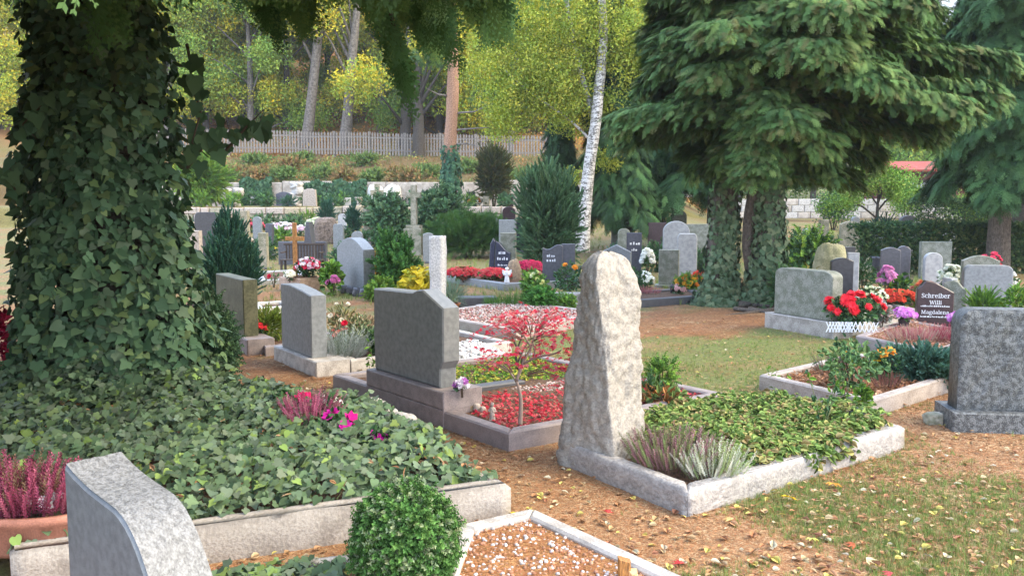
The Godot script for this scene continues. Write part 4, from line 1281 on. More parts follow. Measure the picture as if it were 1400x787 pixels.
func near_graves():
	# --- the ivy grave
	var A := gp(698, 709); var B := gp(14, 816)
	var D := gp(445, 553)
	var C := B + (D - A)
	var g := thing("grave_plot", "large ivy covered grave with a long concrete kerb", "grave", A)
	var dn := (D - A).normalized()
	var al := (B - A).normalized()
	var k0 := 0.0
	for e in [0.0, 1.0]:
		if e == 0.0: continue
		var p0 := al * (A.distance_to(B) * k0) ; var p1: Vector3 = al * (A.distance_to(B) * e - 0.006)
		part(g, "kerb_stone", prism_up(PackedVector2Array([v2(p0), v2(p1), v2(p1 + dn * 0.13), v2(p0 + dn * 0.13)]), -0.1, 0.185, 0.02, 0.008, 0.06), M.concrete)
		k0 = e
	part(g, "kerb_stone", prism_up(PackedVector2Array([v2(dn * 0.14), v2(dn * 0.55), v2(dn * 0.55 + al * 0.12), v2(dn * 0.14 + al * 0.12)]), -0.1, 0.17, 0.02, 0.008, 0.06), M.concrete)
	for i in 4:
		var q := dn * (1.4 + i * 0.17) + al * R(-0.02, 0.04)
		part(g, "edging_stone", rock(0.15, 0.11, 0.11, 0.25, i * 9.0, 9), M.white_stone, q + Vector3(0, 0.15, 0), Vector3(0, R(0, 3), 0))
	part(g, "bed", prism_up(PackedVector2Array([v2(al * 0.1 + dn * 0.13), v2((B - A) + dn * 0.13), v2(C - A), v2(D - A + al * 0.05)]), -0.05, 0.13, 0.02, 0.01, 0.3), M.soil)
	keep_out.append(PackedVector2Array([v2(A), v2(B), v2(C), v2(D)]))
	var ip := [lin(0.085, 0.135, 0.07), lin(0.105, 0.165, 0.085), lin(0.135, 0.2, 0.105), lin(0.105, 0.155, 0.095), lin(0.15, 0.22, 0.095), lin(0.2, 0.29, 0.08), lin(0.145, 0.19, 0.125)]
	var root := Node3D.new()
	root.name = "ground_ivy"
	add_child(root)
	tag(root, "thick carpet of ivy covering the kerbed grave", "ivy", "", "stuff")
	var s := Sc.new()
	var poly := PackedVector2Array([v2(A + dn * 0.1 + al * 0.03), v2(B + dn * 0.1), Vector2(-3.9, -6.2), Vector2(-3.6, -7.3), v2(gp(305, 521, 0.2)), v2(gp(440, 548, 0.2)), v2(A + dn * 1.8 - al * 0.02)])
	for i in 11500:
		var p := in_poly(poly)
		var inset := (Vector3(p.x, 0, p.y) - A).dot(Vector3(-al.z, 0, al.x))
		var df := absf(inset)
		var da := (Vector3(p.x, 0, p.y) - A).dot(al)
		var tree := Vector2(p.x + 3.08, p.y + 6.7).length()
		var y := 0.17 + 0.09 * minf(1.0, df / 0.5) * minf(1.0, maxf(0, da) / 0.3 + 0.2) + 0.07 * nz2.get_noise_2d(p.x * 30, p.y * 30) + 0.22 * pow(maxf(0, 1.0 - (tree - 0.6) / 0.5), 2.0) + R(-0.05, 0.05)
		s.add(frame(Vector3(p.x, y, p.y), Vector3(R(-1, 1), R(-0.8, 0.1), R(-0.6, 1.2)), Vector3(R(-.6, .6), 1.0, R(0.0, 1.1)), R(0.03, 0.064)), [0, 1, 2, 3, 6, 1, 2, 6, 3, 0, 4, 2, 6, 1, 5][rng.randi() % 15])
	split_scatter(root, "ground_leaves", s, ip)
	cover("brown dead leaves caught in the ivy carpet", "fallen_leaves", "leaves", poly, 0.22, 0.05, L.leaf, 420, 0.05, [lin(0.4, 0.22, 0.11), lin(0.46, 0.3, 0.18), lin(0.3, 0.15, 0.08)], 1.0, 0, 0.06)
	cover("patch of small ivy at the foot of the concrete kerb", "ground_ivy", "ivy", PackedVector2Array([v2(gp(300, 790)), v2(gp(470, 775)), v2(gp(450, 850)), v2(gp(280, 850))]), 0.01, 0.06, L.ivy, 420, 0.05, ip, 0.8, 0, 0.03)
	var st := thing("edging_slab", "pale broken kerb slab lying at the long concrete kerb", "kerb", gp(440, 775))
	part(st, "slab", prism_up(PackedVector2Array([v2(Vector3(-0.16, 0, 0.02)), Vector2(0.2, -0.1), Vector2(0.22, 0.0), Vector2(-0.14, 0.09)]), -0.05, 0.035, 0.01, 0.012, 0.04), M.kerb_light)
	# plants set in the ivy
	heather("pink heather growing at the back of the ivy grave", gp(425, 583, 0.2), 0.12, 0.12, 0.24, 130, [lin(0.42, 0.1, 0.2), lin(0.5, 0.16, 0.26), lin(0.3, 0.1, 0.15)])
	var cy := [lin(0.5, 0.01, 0.2), lin(0.55, 0.02, 0.32), lin(0.42, 0.01, 0.25)]
	flowers("cyclamen", "magenta cyclamen with two blooms beside white edging stones", gp(463, 592, 0.22), Vector3(0.1, 0.06, 0.1), 50, L.leaf_round, 0.07, GREEN, 5, L.begonia, 0.05, cy)
	flowers("cyclamen", "single low magenta cyclamen near the candle stub", gp(513, 607, 0.2), Vector3(0.06, 0.035, 0.06), 22, L.leaf_round, 0.06, GREEN, 3, L.begonia, 0.045, cy)
	flowers("cyclamen", "red pink cyclamen behind the pink heather", gp(402, 558, 0.22), Vector3(0.12, 0.05, 0.08), 40, L.leaf_round, 0.07, GREEN, 4, L.begonia, 0.045, [lin(0.55, 0.01, 0.12)])
	flowers("flowering_plant", "small white flowers between heather and magenta cyclamen", gp(450, 568, 0.22), Vector3(0.1, 0.06, 0.08), 40, L.leaf_round, 0.06, GREEN, 8, L.begonia, 0.028, [lin(0.75, 0.75, 0.72)])
	var cd := thing("grave_candle", "white candle stub with orange top in the ivy", "candle", gp(543, 596, 0.2))
	part(cd, "wax", lathe([[0.012, 0], [0.013, 0.05], [0.011, 0.055]], 10), M.white)
	part(cd, "tip", lathe([[0.011, 0.055], [0.013, 0.07], [0.004, 0.085]], 10), material(lin(0.7, 0.25, 0.12), 0.5))
	# --- terracotta trough with heather
	var tp := gp(24, 748, 0.1)
	var tr := thing("planter", "oval terracotta trough filled with pink heather", "planter", tp, -0.15)
	var rr := []
	for q in [[0.24, 0.0], [0.27, 0.02], [0.31, 0.14], [0.335, 0.15], [0.34, 0.185], [0.315, 0.19], [0.3, 0.15], [0.28, 0.13]]:
		var ring := []
		for i in 40: ring.append(Vector3(q[0] * cos(TAU * i / 40), q[1], q[0] * 0.5 * sin(TAU * i / 40)))
		rr.append(ring)
	part(tr, "bowl", rings(rr), M.terracotta)
	var sp := Sc.new()
	sprigs(sp, Vector3(0, 0.13, 0), 0.28, 0.12, 520, 0.27, 0.55, 4)
	var hp := [lin(0.36, 0.08, 0.15), lin(0.44, 0.13, 0.2), lin(0.28, 0.06, 0.11), lin(0.2, 0.12, 0.08)]
	heather("pink heather growing in the oval terracotta trough", tp + Vector3(0, 0.13, 0), 0.27, 0.11, 0.26, 560, hp)
	flowers("flowering_plant", "few white blossoms between the trough heather sprigs", tp + Vector3(0.16, 0.14, 0.06), Vector3(0.09, 0.06, 0.05), 10, L.leaf_round, 0.04, GREEN, 7, L.begonia, 0.028, [lin(0.8, 0.78, 0.82)])
	# --- wavy stone in front
	var P0 := Vector3(-1.43, 0, -2.73)
	var sd := Vector3(0.75, 0, 0.66).normalized()
	var ol := PackedVector2Array([Vector2(0, -0.05), Vector2(0.72, -0.05), Vector2(0.705, 0.15), Vector2(0.66, 0.34)])
	var curve := [[0.6, 0.475], [0.56, 0.545], [0.52, 0.605], [0.485, 0.65], [0.45, 0.684], [0.415, 0.71], [0.38, 0.727], [0.345, 0.738], [0.3, 0.744], [0.25, 0.75], [0.2, 0.756], [0.15, 0.764], [0.1, 0.775], [0.05, 0.788], [0.0, 0.806]]
	for q in curve:
		q[1] -= 0.03
		ol.append(Vector2(q[0], q[1]))
	var ws := stone_line("wavy topped polished grey headstone beside the heather trough", P0, P0 + sd, 0, 1, 1, 0.19, ol, M.grey_polish, 0, 0, null, 0.0)
	ws.get_child(0).set_meta("label", "slab with polished back and rough sparkling top edge")
	# rough upper rim laid 3 mm proud of the polished slab
	var rim := Mb.new()
	var cv := []
	for i in curve.size() - 1:
		for k in 5: cv.append(Vector2(curve[i][0], curve[i][1]).lerp(Vector2(curve[i + 1][0], curve[i + 1][1]), k / 5.0))
	cv.append(Vector2(curve[-1][0], curve[-1][1]))
	cv.push_front(Vector2(0.66, 0.34)); cv.push_front(Vector2(0.705, 0.15)); cv.push_front(Vector2(0.72, -0.05))
	for i in cv.size() - 1:
		for k in 12:
			var pt := func(c: Vector2, z: float) -> Vector3:
				return Vector3(c.x + 0.003, c.y + 0.004 + 0.006 * nz2.get_noise_3d(c.x * 260, c.y * 260, z * 260) * sin(PI * z / 0.19), -0.006 - z * 0.94)
			rim.quad(pt.call(cv[i], k * 0.19 / 12), pt.call(cv[i], (k + 1) * 0.19 / 12), pt.call(cv[i + 1], (k + 1) * 0.19 / 12), pt.call(cv[i + 1], k * 0.19 / 12))
	part(ws, "rough_edge", rim.mesh(true), material(lin(0.3, 0.3, 0.3), 0.6, "coarse", 2.4, 0.9))
	# --- box ball
	bush("box_ball", "clipped round box bush beside the gravel grave", gp(555, 806) , Vector3(0.205, 0.225, 0.205), 3900, L.box, 0.055, [lin(0.07, 0.16, 0.04), lin(0.09, 0.2, 0.05), lin(0.12, 0.24, 0.06), lin(0.06, 0.13, 0.035), lin(0.24, 0.3, 0.16)], 0.12, 2.0, 0.2, -0.02, 0, "shrub", "", 0.16)
	# --- gravel grave
	var g1 := gp(729, 712); var g2 := gp(626, 736); var g4 := gp(908, 797)
	g4 = g1 + (g4 - g1) * 1.5
	var g3 := g2 + (gp(602, 797) - g2) * 1.6
	var gg := grave("grave framed by pale kerb and filled with needle covered gravel", [g1, g4, g3, g2], 0.085, 0.07, M.kerb_light, M.gravel_base, 0.03, 0.0, 0.0)
	stuff_gravel("pale pebbles and fallen needles in the pale kerbed grave", [g1, g4, g3, g2], 0.034, 1300, [lin(0.5, 0.47, 0.47), lin(0.42, 0.22, 0.14), lin(0.66, 0.62, 0.62), lin(0.38, 0.2, 0.12), lin(0.45, 0.26, 0.17)], 0.0085)
	var pst := thing("wooden_stake", "small orange brown wooden stake at the gravel grave kerb", "stake", gp(855, 803))
	part(pst, "stake", slab(PackedVector2Array([Vector2(-0.03, -0.05), Vector2(0.025, -0.05), Vector2(0.02, 0.12), Vector2(-0.032, 0.135)]), -0.02, 0.02, 0.006), M.wood)
	part(pst, "bracket", block(0.035, 0.08, 0.05, 0.01), material(lin(0.7, 0.42, 0.2), 0.7), Vector3(0.03, 0, 0.005))
	# --- the standing stone
	menhir()
	# --- its grave
	var n := gp(940, 710); var r := gp(1238, 613)
	var l := n + (gp(850, 671) - n).normalized() * 1.12
	var fb := l + (r - n)
	var mg := grave("hewn granite kerbed grave in front of the standing stone", [n, r, fb, l], 0.1, 0.15, M.hewn, M.soil, 0.1, 0.016)
	var inn := PackedVector2Array([v2(n.lerp(r, 0.3).lerp(l, 0.04)), v2(r.lerp(n, 0.03).lerp(fb, 0.07)), v2(fb), v2(l.lerp(fb, 0.2))])
	var gcp := [lin(0.15, 0.24, 0.06), lin(0.19, 0.28, 0.07), lin(0.24, 0.32, 0.09), lin(0.13, 0.2, 0.06), lin(0.28, 0.22, 0.1), lin(0.34, 0.33, 0.12)]
	cover("creeping green ground cover spilling over the hewn kerb", "ground_cover_plants", "plants", inn, 0.13, 0.1, L.leaf_round, 8000, 0.045, gcp, 0.7, 300, 0.07)
	var over := PackedVector2Array([v2(n.lerp(r, 0.5)), v2(n.lerp(r, 0.7)), v2(n.lerp(r, 0.72).lerp(l, 0.1)), v2(n.lerp(r, 0.48).lerp(l, 0.1))])
	cover("trailing strands of ground cover hanging over the hewn kerb", "ground_cover_plants", "plants", grow(over, 0.02), 0.06, 0.14, L.leaf_round, 420, 0.055, gcp, 0.6, 0, 0.03)
	var hb := n.lerp(r, 0.16).lerp(l.lerp(fb, 0.16), 0.3)
	heather("purple green heather clump beside the standing stone", hb + Vector3(-0.05, 0.1, -0.05), 0.22, 0.18, 0.23, 420, [lin(0.2, 0.2, 0.1), lin(0.28, 0.15, 0.16), lin(0.18, 0.24, 0.09), lin(0.36, 0.18, 0.22)])
	heather("white flowering heather inside the hewn kerb corner", n.lerp(r, 0.16).lerp(l.lerp(fb, 0.16), 0.14) + Vector3(0.02, 0.1, 0), 0.13, 0.08, 0.21, 170, [lin(0.6, 0.6, 0.52), lin(0.3, 0.38, 0.16), lin(0.5, 0.52, 0.4)])
	flowers("flowering_plant", "tiny magenta flower in the white heather", n.lerp(r, 0.17).lerp(l.lerp(fb, 0.17), 0.24) + Vector3(0, 0.13, 0), Vector3(0.04, 0.06, 0.04), 12, L.leaf_round, 0.04, GREEN, 3, L.begonia, 0.028, [lin(0.45, 0.03, 0.15)])
	flowers("flowering_plant", "single yellow flower in the creeping ground cover", at(1040, 560, 6.15), Vector3(0.04, 0.02, 0.04), 6, L.leaf_round, 0.05, GREEN, 3, L.mum, 0.035, [lin(0.85, 0.62, 0.02)])
	rose_stem("tall thin weed with pale leaves in the ground cover", n.lerp(r, 0.78).lerp(fb.lerp(l, 0.22), 0.3) + Vector3(0, 0.1, 0), 0.42, 60, LIME + GREEN)
	var rk := thing("boulder", "small dark grey fieldstone lying in the ground cover", "stone", n.lerp(r, 0.93).lerp(fb.lerp(l, 0.07), 0.25) + Vector3(0, 0.16, 0))
	part(rk, "stone", rock(0.13, 0.08, 0.1, 0.25, 3.0, 10), M.dark_grey)

	# --- maple grave
	var a := gp(455, 532); var b := gp(695, 619); var c := gp(994, 561)
	var d := a + (c - b)
	var rdn := (c - b).normalized()
	var mgv := grave("reddish granite kerbed double grave with red Japanese maple".replace("Japanese ", ""), [a, b, c, d], 0.1, 0.135, M.kerb_red, M.soil, 0.09)
	part(mgv, "divider", prism_up(PackedVector2Array([v2(a.lerp(b, 0.45) + rdn * 0.35 - mgv.position), v2(a.lerp(b, 0.5) + rdn * 0.35 - mgv.position), v2(a.lerp(b, 0.5) + rdn * 1.1 - mgv.position), v2(a.lerp(b, 0.45) + rdn * 1.1 - mgv.position)]), 0.02, 0.15, 0.01), M.kerb_dark)
	var pa := a.lerp(b, 0.245); var pb := a.lerp(b, 0.7)
	var hs := thing("headstone", "grey brown headstone with slanted peak on maple grave", "gravestone", pa, atan2(-(pb - pa).z, (pb - pa).x))
	part(hs, "plinth", slab(rect(0, 0.138, pa.distance_to(pb), 0.27), -0.34, 0.006, 0.008), M.kerb_red)
	part(hs, "plinth", slab(rect(0.002, -0.03, pa.distance_to(pb) - 0.002, 0.1365), -0.3, 0.004, 0.004), M.kerb_red)
	var W := pa.distance_to(pb)
	var sh := PackedVector2Array([Vector2(0.05, 0.272), Vector2(W - 0.13, 0.272), Vector2(W - 0.13, 0.41), Vector2(W - 0.085, 0.47), Vector2(W - 0.085, 0.86), Vector2(W - 0.36, 0.975), Vector2(W - 0.42, 0.97), Vector2(W - 0.5, 0.945), Vector2(W - 0.7, 0.94), Vector2(0.045, 0.93), Vector2(0.035, 0.55)])
	part(hs, "slab", slab(sh, -0.2, -0.05, 0.01), M.grey_brown)
	# small things on the maple grave
	var up := Vector3(0, 0.1, 0)
	var inner := PackedVector2Array([v2(a.lerp(b, 0.55) + rdn * 0.3), v2(b.lerp(a, 0.05) + rdn * 0.1), v2(c.lerp(d, 0.05) - rdn * 0.1), v2(c.lerp(d, 0.45) - rdn * 0.1)])
	cover("red fallen maple leaves lying on the grave bed", "fallen_leaves", "leaves", inner, 0.1, 0.035, L.maple, 2300, 0.03, [lin(0.5, 0.03, 0.06), lin(0.58, 0.07, 0.1), lin(0.4, 0.03, 0.05), lin(0.55, 0.15, 0.16), lin(0.42, 0.18, 0.14)], 1.0, 0, 0.02)
	var lim := PackedVector2Array([v2(a.lerp(b, 0.1) + rdn * 0.5), v2(a.lerp(b, 0.42) + rdn * 0.5), v2(d.lerp(c, 0.5) - rdn * 0.15), v2(d.lerp(c, 0.06) - rdn * 0.15)])
	cover("bright green and yellow low sedum patch behind the maple", "sedum", "plants", lim, 0.1, 0.04, L.leaf_round, 2600, 0.032, LIME + [lin(0.35, 0.36, 0.06), lin(0.45, 0.42, 0.08)], 1.0, 0, 0.03)
	var gz := PackedVector2Array([v2(a.lerp(b, 0.52) + rdn * 0.9), v2(a.lerp(b, 0.62) + rdn * 0.9), v2(d.lerp(c, 0.62) - rdn * 0.15), v2(d.lerp(c, 0.5) - rdn * 0.15)])
	gravel_in("pale pebbles mixed with red leaves behind the maple stem", gz, 0.1, 700, [lin(0.42, 0.33, 0.3), lin(0.34, 0.22, 0.2), lin(0.5, 0.43, 0.4)], 0.011)
	maple(gp(711, 583, 0.1))
	figurine("small pale stone cherub under the red maple", gp(673, 575, 0.1), 0.13, M.pink_stone, false)
	var ball := thing("stone_ball", "pair of small pinkish stone balls beside the cherub", "ornament", gp(652, 562, 0.1))
	part(ball, "ball", rock(0.06, 0.06, 0.06, 0.05, 2.0, 10, 0.0, false), M.pink_stone)
	part(ball, "ball", rock(0.05, 0.05, 0.05, 0.05, 5.0, 10, 0.0, false), M.pink_stone, Vector3(0.045, 0, 0.05))
	var cone := thing("grave_ornament", "tan cone shaped ornament leaning behind the headstone plinth", "ornament", gp(643, 560, 0.1))
	part(cone, "cone", lathe([[0.05, 0.0], [0.035, 0.08], [0.008, 0.17]], 10), material(lin(0.5, 0.36, 0.2), 0.8), Vector3(0, 0.0, 0), Vector3(0.1, 0, 0.25))
	flowers("flowering_plant", "white and violet flowers on the headstone plinth", gp(624, 535, 0.27) + rdn * 0.05, Vector3(0.05, 0.04, 0.05), 24, L.leaf_round, 0.04, GREEN, 9, L.begonia, 0.032, [lin(0.75, 0.7, 0.78), lin(0.4, 0.12, 0.42)])
	rose_stem("small twiggy weed beside the grey brown headstone", gp(515, 525, 0.1), 0.36, 40, LIME)
	bush("shrub", "light green leafy plant at the maple grave corner", gp(905, 535, 0.1), Vector3(0.12, 0.13, 0.12), 160, L.box, 0.08, LIME, 0.4)
	bush("shrub", "brown leaved low plant inside the maple grave corner", gp(908, 553, 0.1), Vector3(0.2, 0.06, 0.14), 160, L.leaf, 0.08, [lin(0.4, 0.2, 0.08), lin(0.14, 0.22, 0.07)], 0.4)
	bush("shrub", "small green conifer seedling in the maple grave", gp(890, 548, 0.1), Vector3(0.06, 0.09, 0.06), 90, L.cypress, 0.07, GREEN, 0.3)

	# --- grave with the plain grey stone
	a = gp(374, 492); b = gp(432, 517)
	c = gp(700, 483); d = a + (c - b)
	var mat: Material = M.grey
	stone_line("plain grey granite headstone beside the lavender", a, b, 0.1, 0.8, 0.66, 0.16, "slant", mat, 0.15, 0.34, M.kerb_light, 0.05)
	grave("grave with light kerb planted with lavender and roses", [a + (c - b).normalized() * 0.36, b + (c - b).normalized() * 0.36, c, d], 0.09, 0.13, M.kerb_light, M.soil, 0.08)
	heather("grey lavender clump beside the plain grey headstone", gp(467, 490, 0.08), 0.2, 0.18, 0.3, 230, [lin(0.3, 0.34, 0.33), lin(0.4, 0.44, 0.44), lin(0.22, 0.27, 0.22)], L.lavender, "lavender_plant", "plant", 0.9)
	bush("shrub", "grey green mat of foliage behind the lavender", gp(510, 478, 0.08), Vector3(0.42, 0.12, 0.35), 700, L.leaf, 0.07, [lin(0.2, 0.25, 0.15), lin(0.28, 0.32, 0.2), lin(0.14, 0.2, 0.1)], 0.3)
	bush("shrub", "fresh green leafy plant beside the slanted peak headstone", gp(518, 488, 0.08), Vector3(0.1, 0.16, 0.1), 170, L.leaf_round, 0.06, GREEN, 0.4)
	flowers("rose_bush", "rose with one big crimson bloom near white roses", gp(492, 470, 0.08), Vector3(0.28, 0.16, 0.25), 260, L.leaf, 0.06, [lin(0.2, 0.22, 0.12), lin(0.15, 0.2, 0.09), lin(0.28, 0.2, 0.12)], 2, L.rose, 0.055, [lin(0.65, 0.01, 0.05)], "rose", 10)
	flowers("rose_bush", "white rose blooms above the grey headstone grave", gp(468, 462, 0.08), Vector3(0.22, 0.2, 0.2), 200, L.leaf, 0.06, [lin(0.2, 0.22, 0.12), lin(0.3, 0.26, 0.12)], 6, L.rose, 0.035, [lin(0.78, 0.75, 0.68)], "rose", 10)
	flowers("flowering_plant", "low dull red flowers beside the crimson rose", gp(462, 474, 0.08), Vector3(0.16, 0.1, 0.12), 80, L.leaf, 0.05, GREEN, 14, L.begonia, 0.03, [lin(0.45, 0.05, 0.04), lin(0.5, 0.2, 0.15)])
	# --- mossy dark stone behind it
	a = gp(305, 470); b = gp(352, 489); c = gp(470, 470); d = a + (c - b)
	stone_line("dark brown headstone with a mossy back beside the ivy trunk", gp(297, 466), gp(338, 486), -0.12, 0.8, 0.62, 0.16, "flat", M.moss_brown, 0.17, 0.3, M.kerb_red, 0.04)
	grave("grave with reddish kerb and red begonias behind the ivy trunk", [a + (c - b).normalized() * 0.4, b + (c - b).normalized() * 0.1, c, d], 0.09, 0.1, M.kerb_red, M.soil, 0.06)
	flowers("begonia", "red begonia at the mossy headstone plinth", gp(350, 468, 0.06), Vector3(0.12, 0.12, 0.1), 90, L.leaf_round, 0.05, GREEN, 26, L.begonia, 0.04, [lin(0.55, 0.03, 0.04), lin(0.6, 0.12, 0.1)])
	bush("shrub", "yellow green cushion plant behind the red begonia", gp(366, 465, 0.06), Vector3(0.26, 0.17, 0.2), 500, L.cypress, 0.1, [lin(0.2, 0.28, 0.05), lin(0.26, 0.32, 0.06), lin(0.15, 0.22, 0.05)], 0.3)
	flowers("flowering_plant", "pale yellow flowers next to the mossy headstone", gp(345, 452, 0.06), Vector3(0.1, 0.12, 0.1), 60, L.leaf, 0.06, LIME, 10, L.mum, 0.04, [lin(0.75, 0.65, 0.25)])

func gravel_in(label: String, poly: PackedVector2Array, y: float, n: int, pal: Array, size: float):
	var s := Sc.new()
	for i in n:
		var p := in_poly(poly)
		s.add(Transform3D(Basis(rand_dir(), R(0, 6)) * (size * R(0.5, 1.3)), Vector3(p.x, y + R(0, 0.012), p.y)), rng.randi() % pal.size())
	if not L.has("pebble"): L.pebble = rock(2.0, 1.5, 1.7, 0.2, 1.0, 4, 0.3, false)
	scatter(self, "gravel", L.pebble, s, pal, 0.8, 0, 0.0)
	tag(last_mass, label, "gravel", "", "stuff")

func stuff_gravel(label: String, c: Array, y: float, n: int, pal: Array, size: float):
	var p := PackedVector2Array()
	for q in c: p.append(v2(q))
	p = outline_inset(p, 0.08)
	gravel_in(label, p, y, n, pal, size)
	var s := Sc.new()
	for i in int(n * 0.9):
		var q := in_poly(p)
		s.add(Transform3D(Basis(Vector3.UP, R(0, 6)) * R(0.05, 0.1), Vector3(q.x, y + R(0.004, 0.014), q.y)), rng.randi() % 3)
	scatter(self, "fallen_needles", L.litter, s, [lin(0.42, 0.2, 0.09), lin(0.36, 0.15, 0.07), lin(0.5, 0.28, 0.12)], 0.9, 0, 0.0)
	tag(last_mass, "fallen needles on the gravel of the pale kerbed grave", "needles", "", "stuff")

func rose_stem(label: String, o: Vector3, h: float, n: int, pal: Array):
	var t := thing("weed", label, "plant", o)
	var s := Sc.new()
	for k in 4:
		var e := Vector3(R(-.12, .12), h * R(0.7, 1.0), R(-.1, .1))
		part(t, "stem", tube([Vector3.ZERO, e * 0.5 + Vector3(R(-.02, .02), 0, 0), e], [0.004, 0.003, 0.0015], 5), material(lin(0.2, 0.22, 0.1), 0.8))
		for i in n / 4:
			s.add(frame(e * R(0.3, 1.0), rand_dir() + Vector3(0, 0.2, 0), rand_dir() + Vector3.UP, R(0.03, 0.06)), rng.randi() % pal.size())
	scatter(t, "foliage", L.leaf, s, pal)

func menhir():
	var o := thing("standing_stone", "tall rough pale granite standing stone tapering to a rounded top", "gravestone", Vector3(0.54, 0, -5.3))
	var lo := [Vector2(0.245, -5.33), Vector2(0.6, -4.94), Vector2(0.835, -5.26), Vector2(0.5, -5.66)]
	var md := [Vector2(0.345, -5.34), Vector2(0.545, -5.02), Vector2(0.81, -5.27), Vector2(0.55, -5.6)]
	var hi := [Vector2(0.4, -5.36), Vector2(0.49, -5.1), Vector2(0.775, -5.28), Vector2(0.6, -5.53)]
	var rr := []
	var nh := 84
	var ne := 30
	var cell := FastNoiseLite.new()
	cell.noise_type = FastNoiseLite.TYPE_CELLULAR
	cell.cellular_return_type = FastNoiseLite.RETURN_DISTANCE2_SUB
	cell.frequency = 1.0
	cell.seed = 4
	for r in nh + 1:
		var f := float(r) / nh
		var y := -0.1 + 1.42 * f
		var cap := 1.0
		if y > 1.1: cap = sqrt(maxf(0.0, 1.0 - pow((y - 1.1) / 0.222, 2.6)))
		var ring := []
		var cs := []
		var mid := Vector2.ZERO
		for k in 4:
			var q: Vector2 = lo[k].lerp(md[k], clampf(y / 0.7, 0, 1)) if y < 0.7 else md[k].lerp(hi[k], (y - 0.7) / 0.5)
			cs.append(q); mid += q / 4
		for k in 4:
			for j in ne:
				var p: Vector2 = cs[k].lerp(cs[(k + 1) % 4], float(j) / ne)
				var dv := (p - mid)
				# take the corners back a little, the front ridge least
				var corner := minf(j, ne - j) / float(ne)
				var p3 := Vector3(p.x, y, p.y)
				var soft := 1.0 - 0.1 * exp(-corner * 14.0) * (0.25 if (k == 1 and j < ne / 2) or (k == 0 and j > ne / 2) else 1.0)
				var disp := 0.008 + 0.03 * nz2.get_noise_3d(p3.x * 70, p3.y * 45, p3.z * 70) + 0.02 * (cell.get_noise_3d(p3.x * 9, p3.y * 7, p3.z * 9) + 0.4) + 0.016 * nz2.get_noise_3d(p3.x * 260, p3.y * 260, p3.z * 260) + 0.01 * nz2.get_noise_3d(p3.x * 800, p3.y * 800, p3.z * 800)
				var q := mid + dv * soft * (0.12 + 0.88 * cap if cap > 0.001 else 0.02) + dv.normalized() * disp * minf(1.0, cap + 0.15)
				ring.append(Vector3(q.x, y + (0.012 * nz2.get_noise_2d(p.x * 90, p.y * 90) if y > 1.0 else 0.0), q.y) - o.position)
		rr.append(ring)
	part(o, "stone", rings(rr), M.menhir)

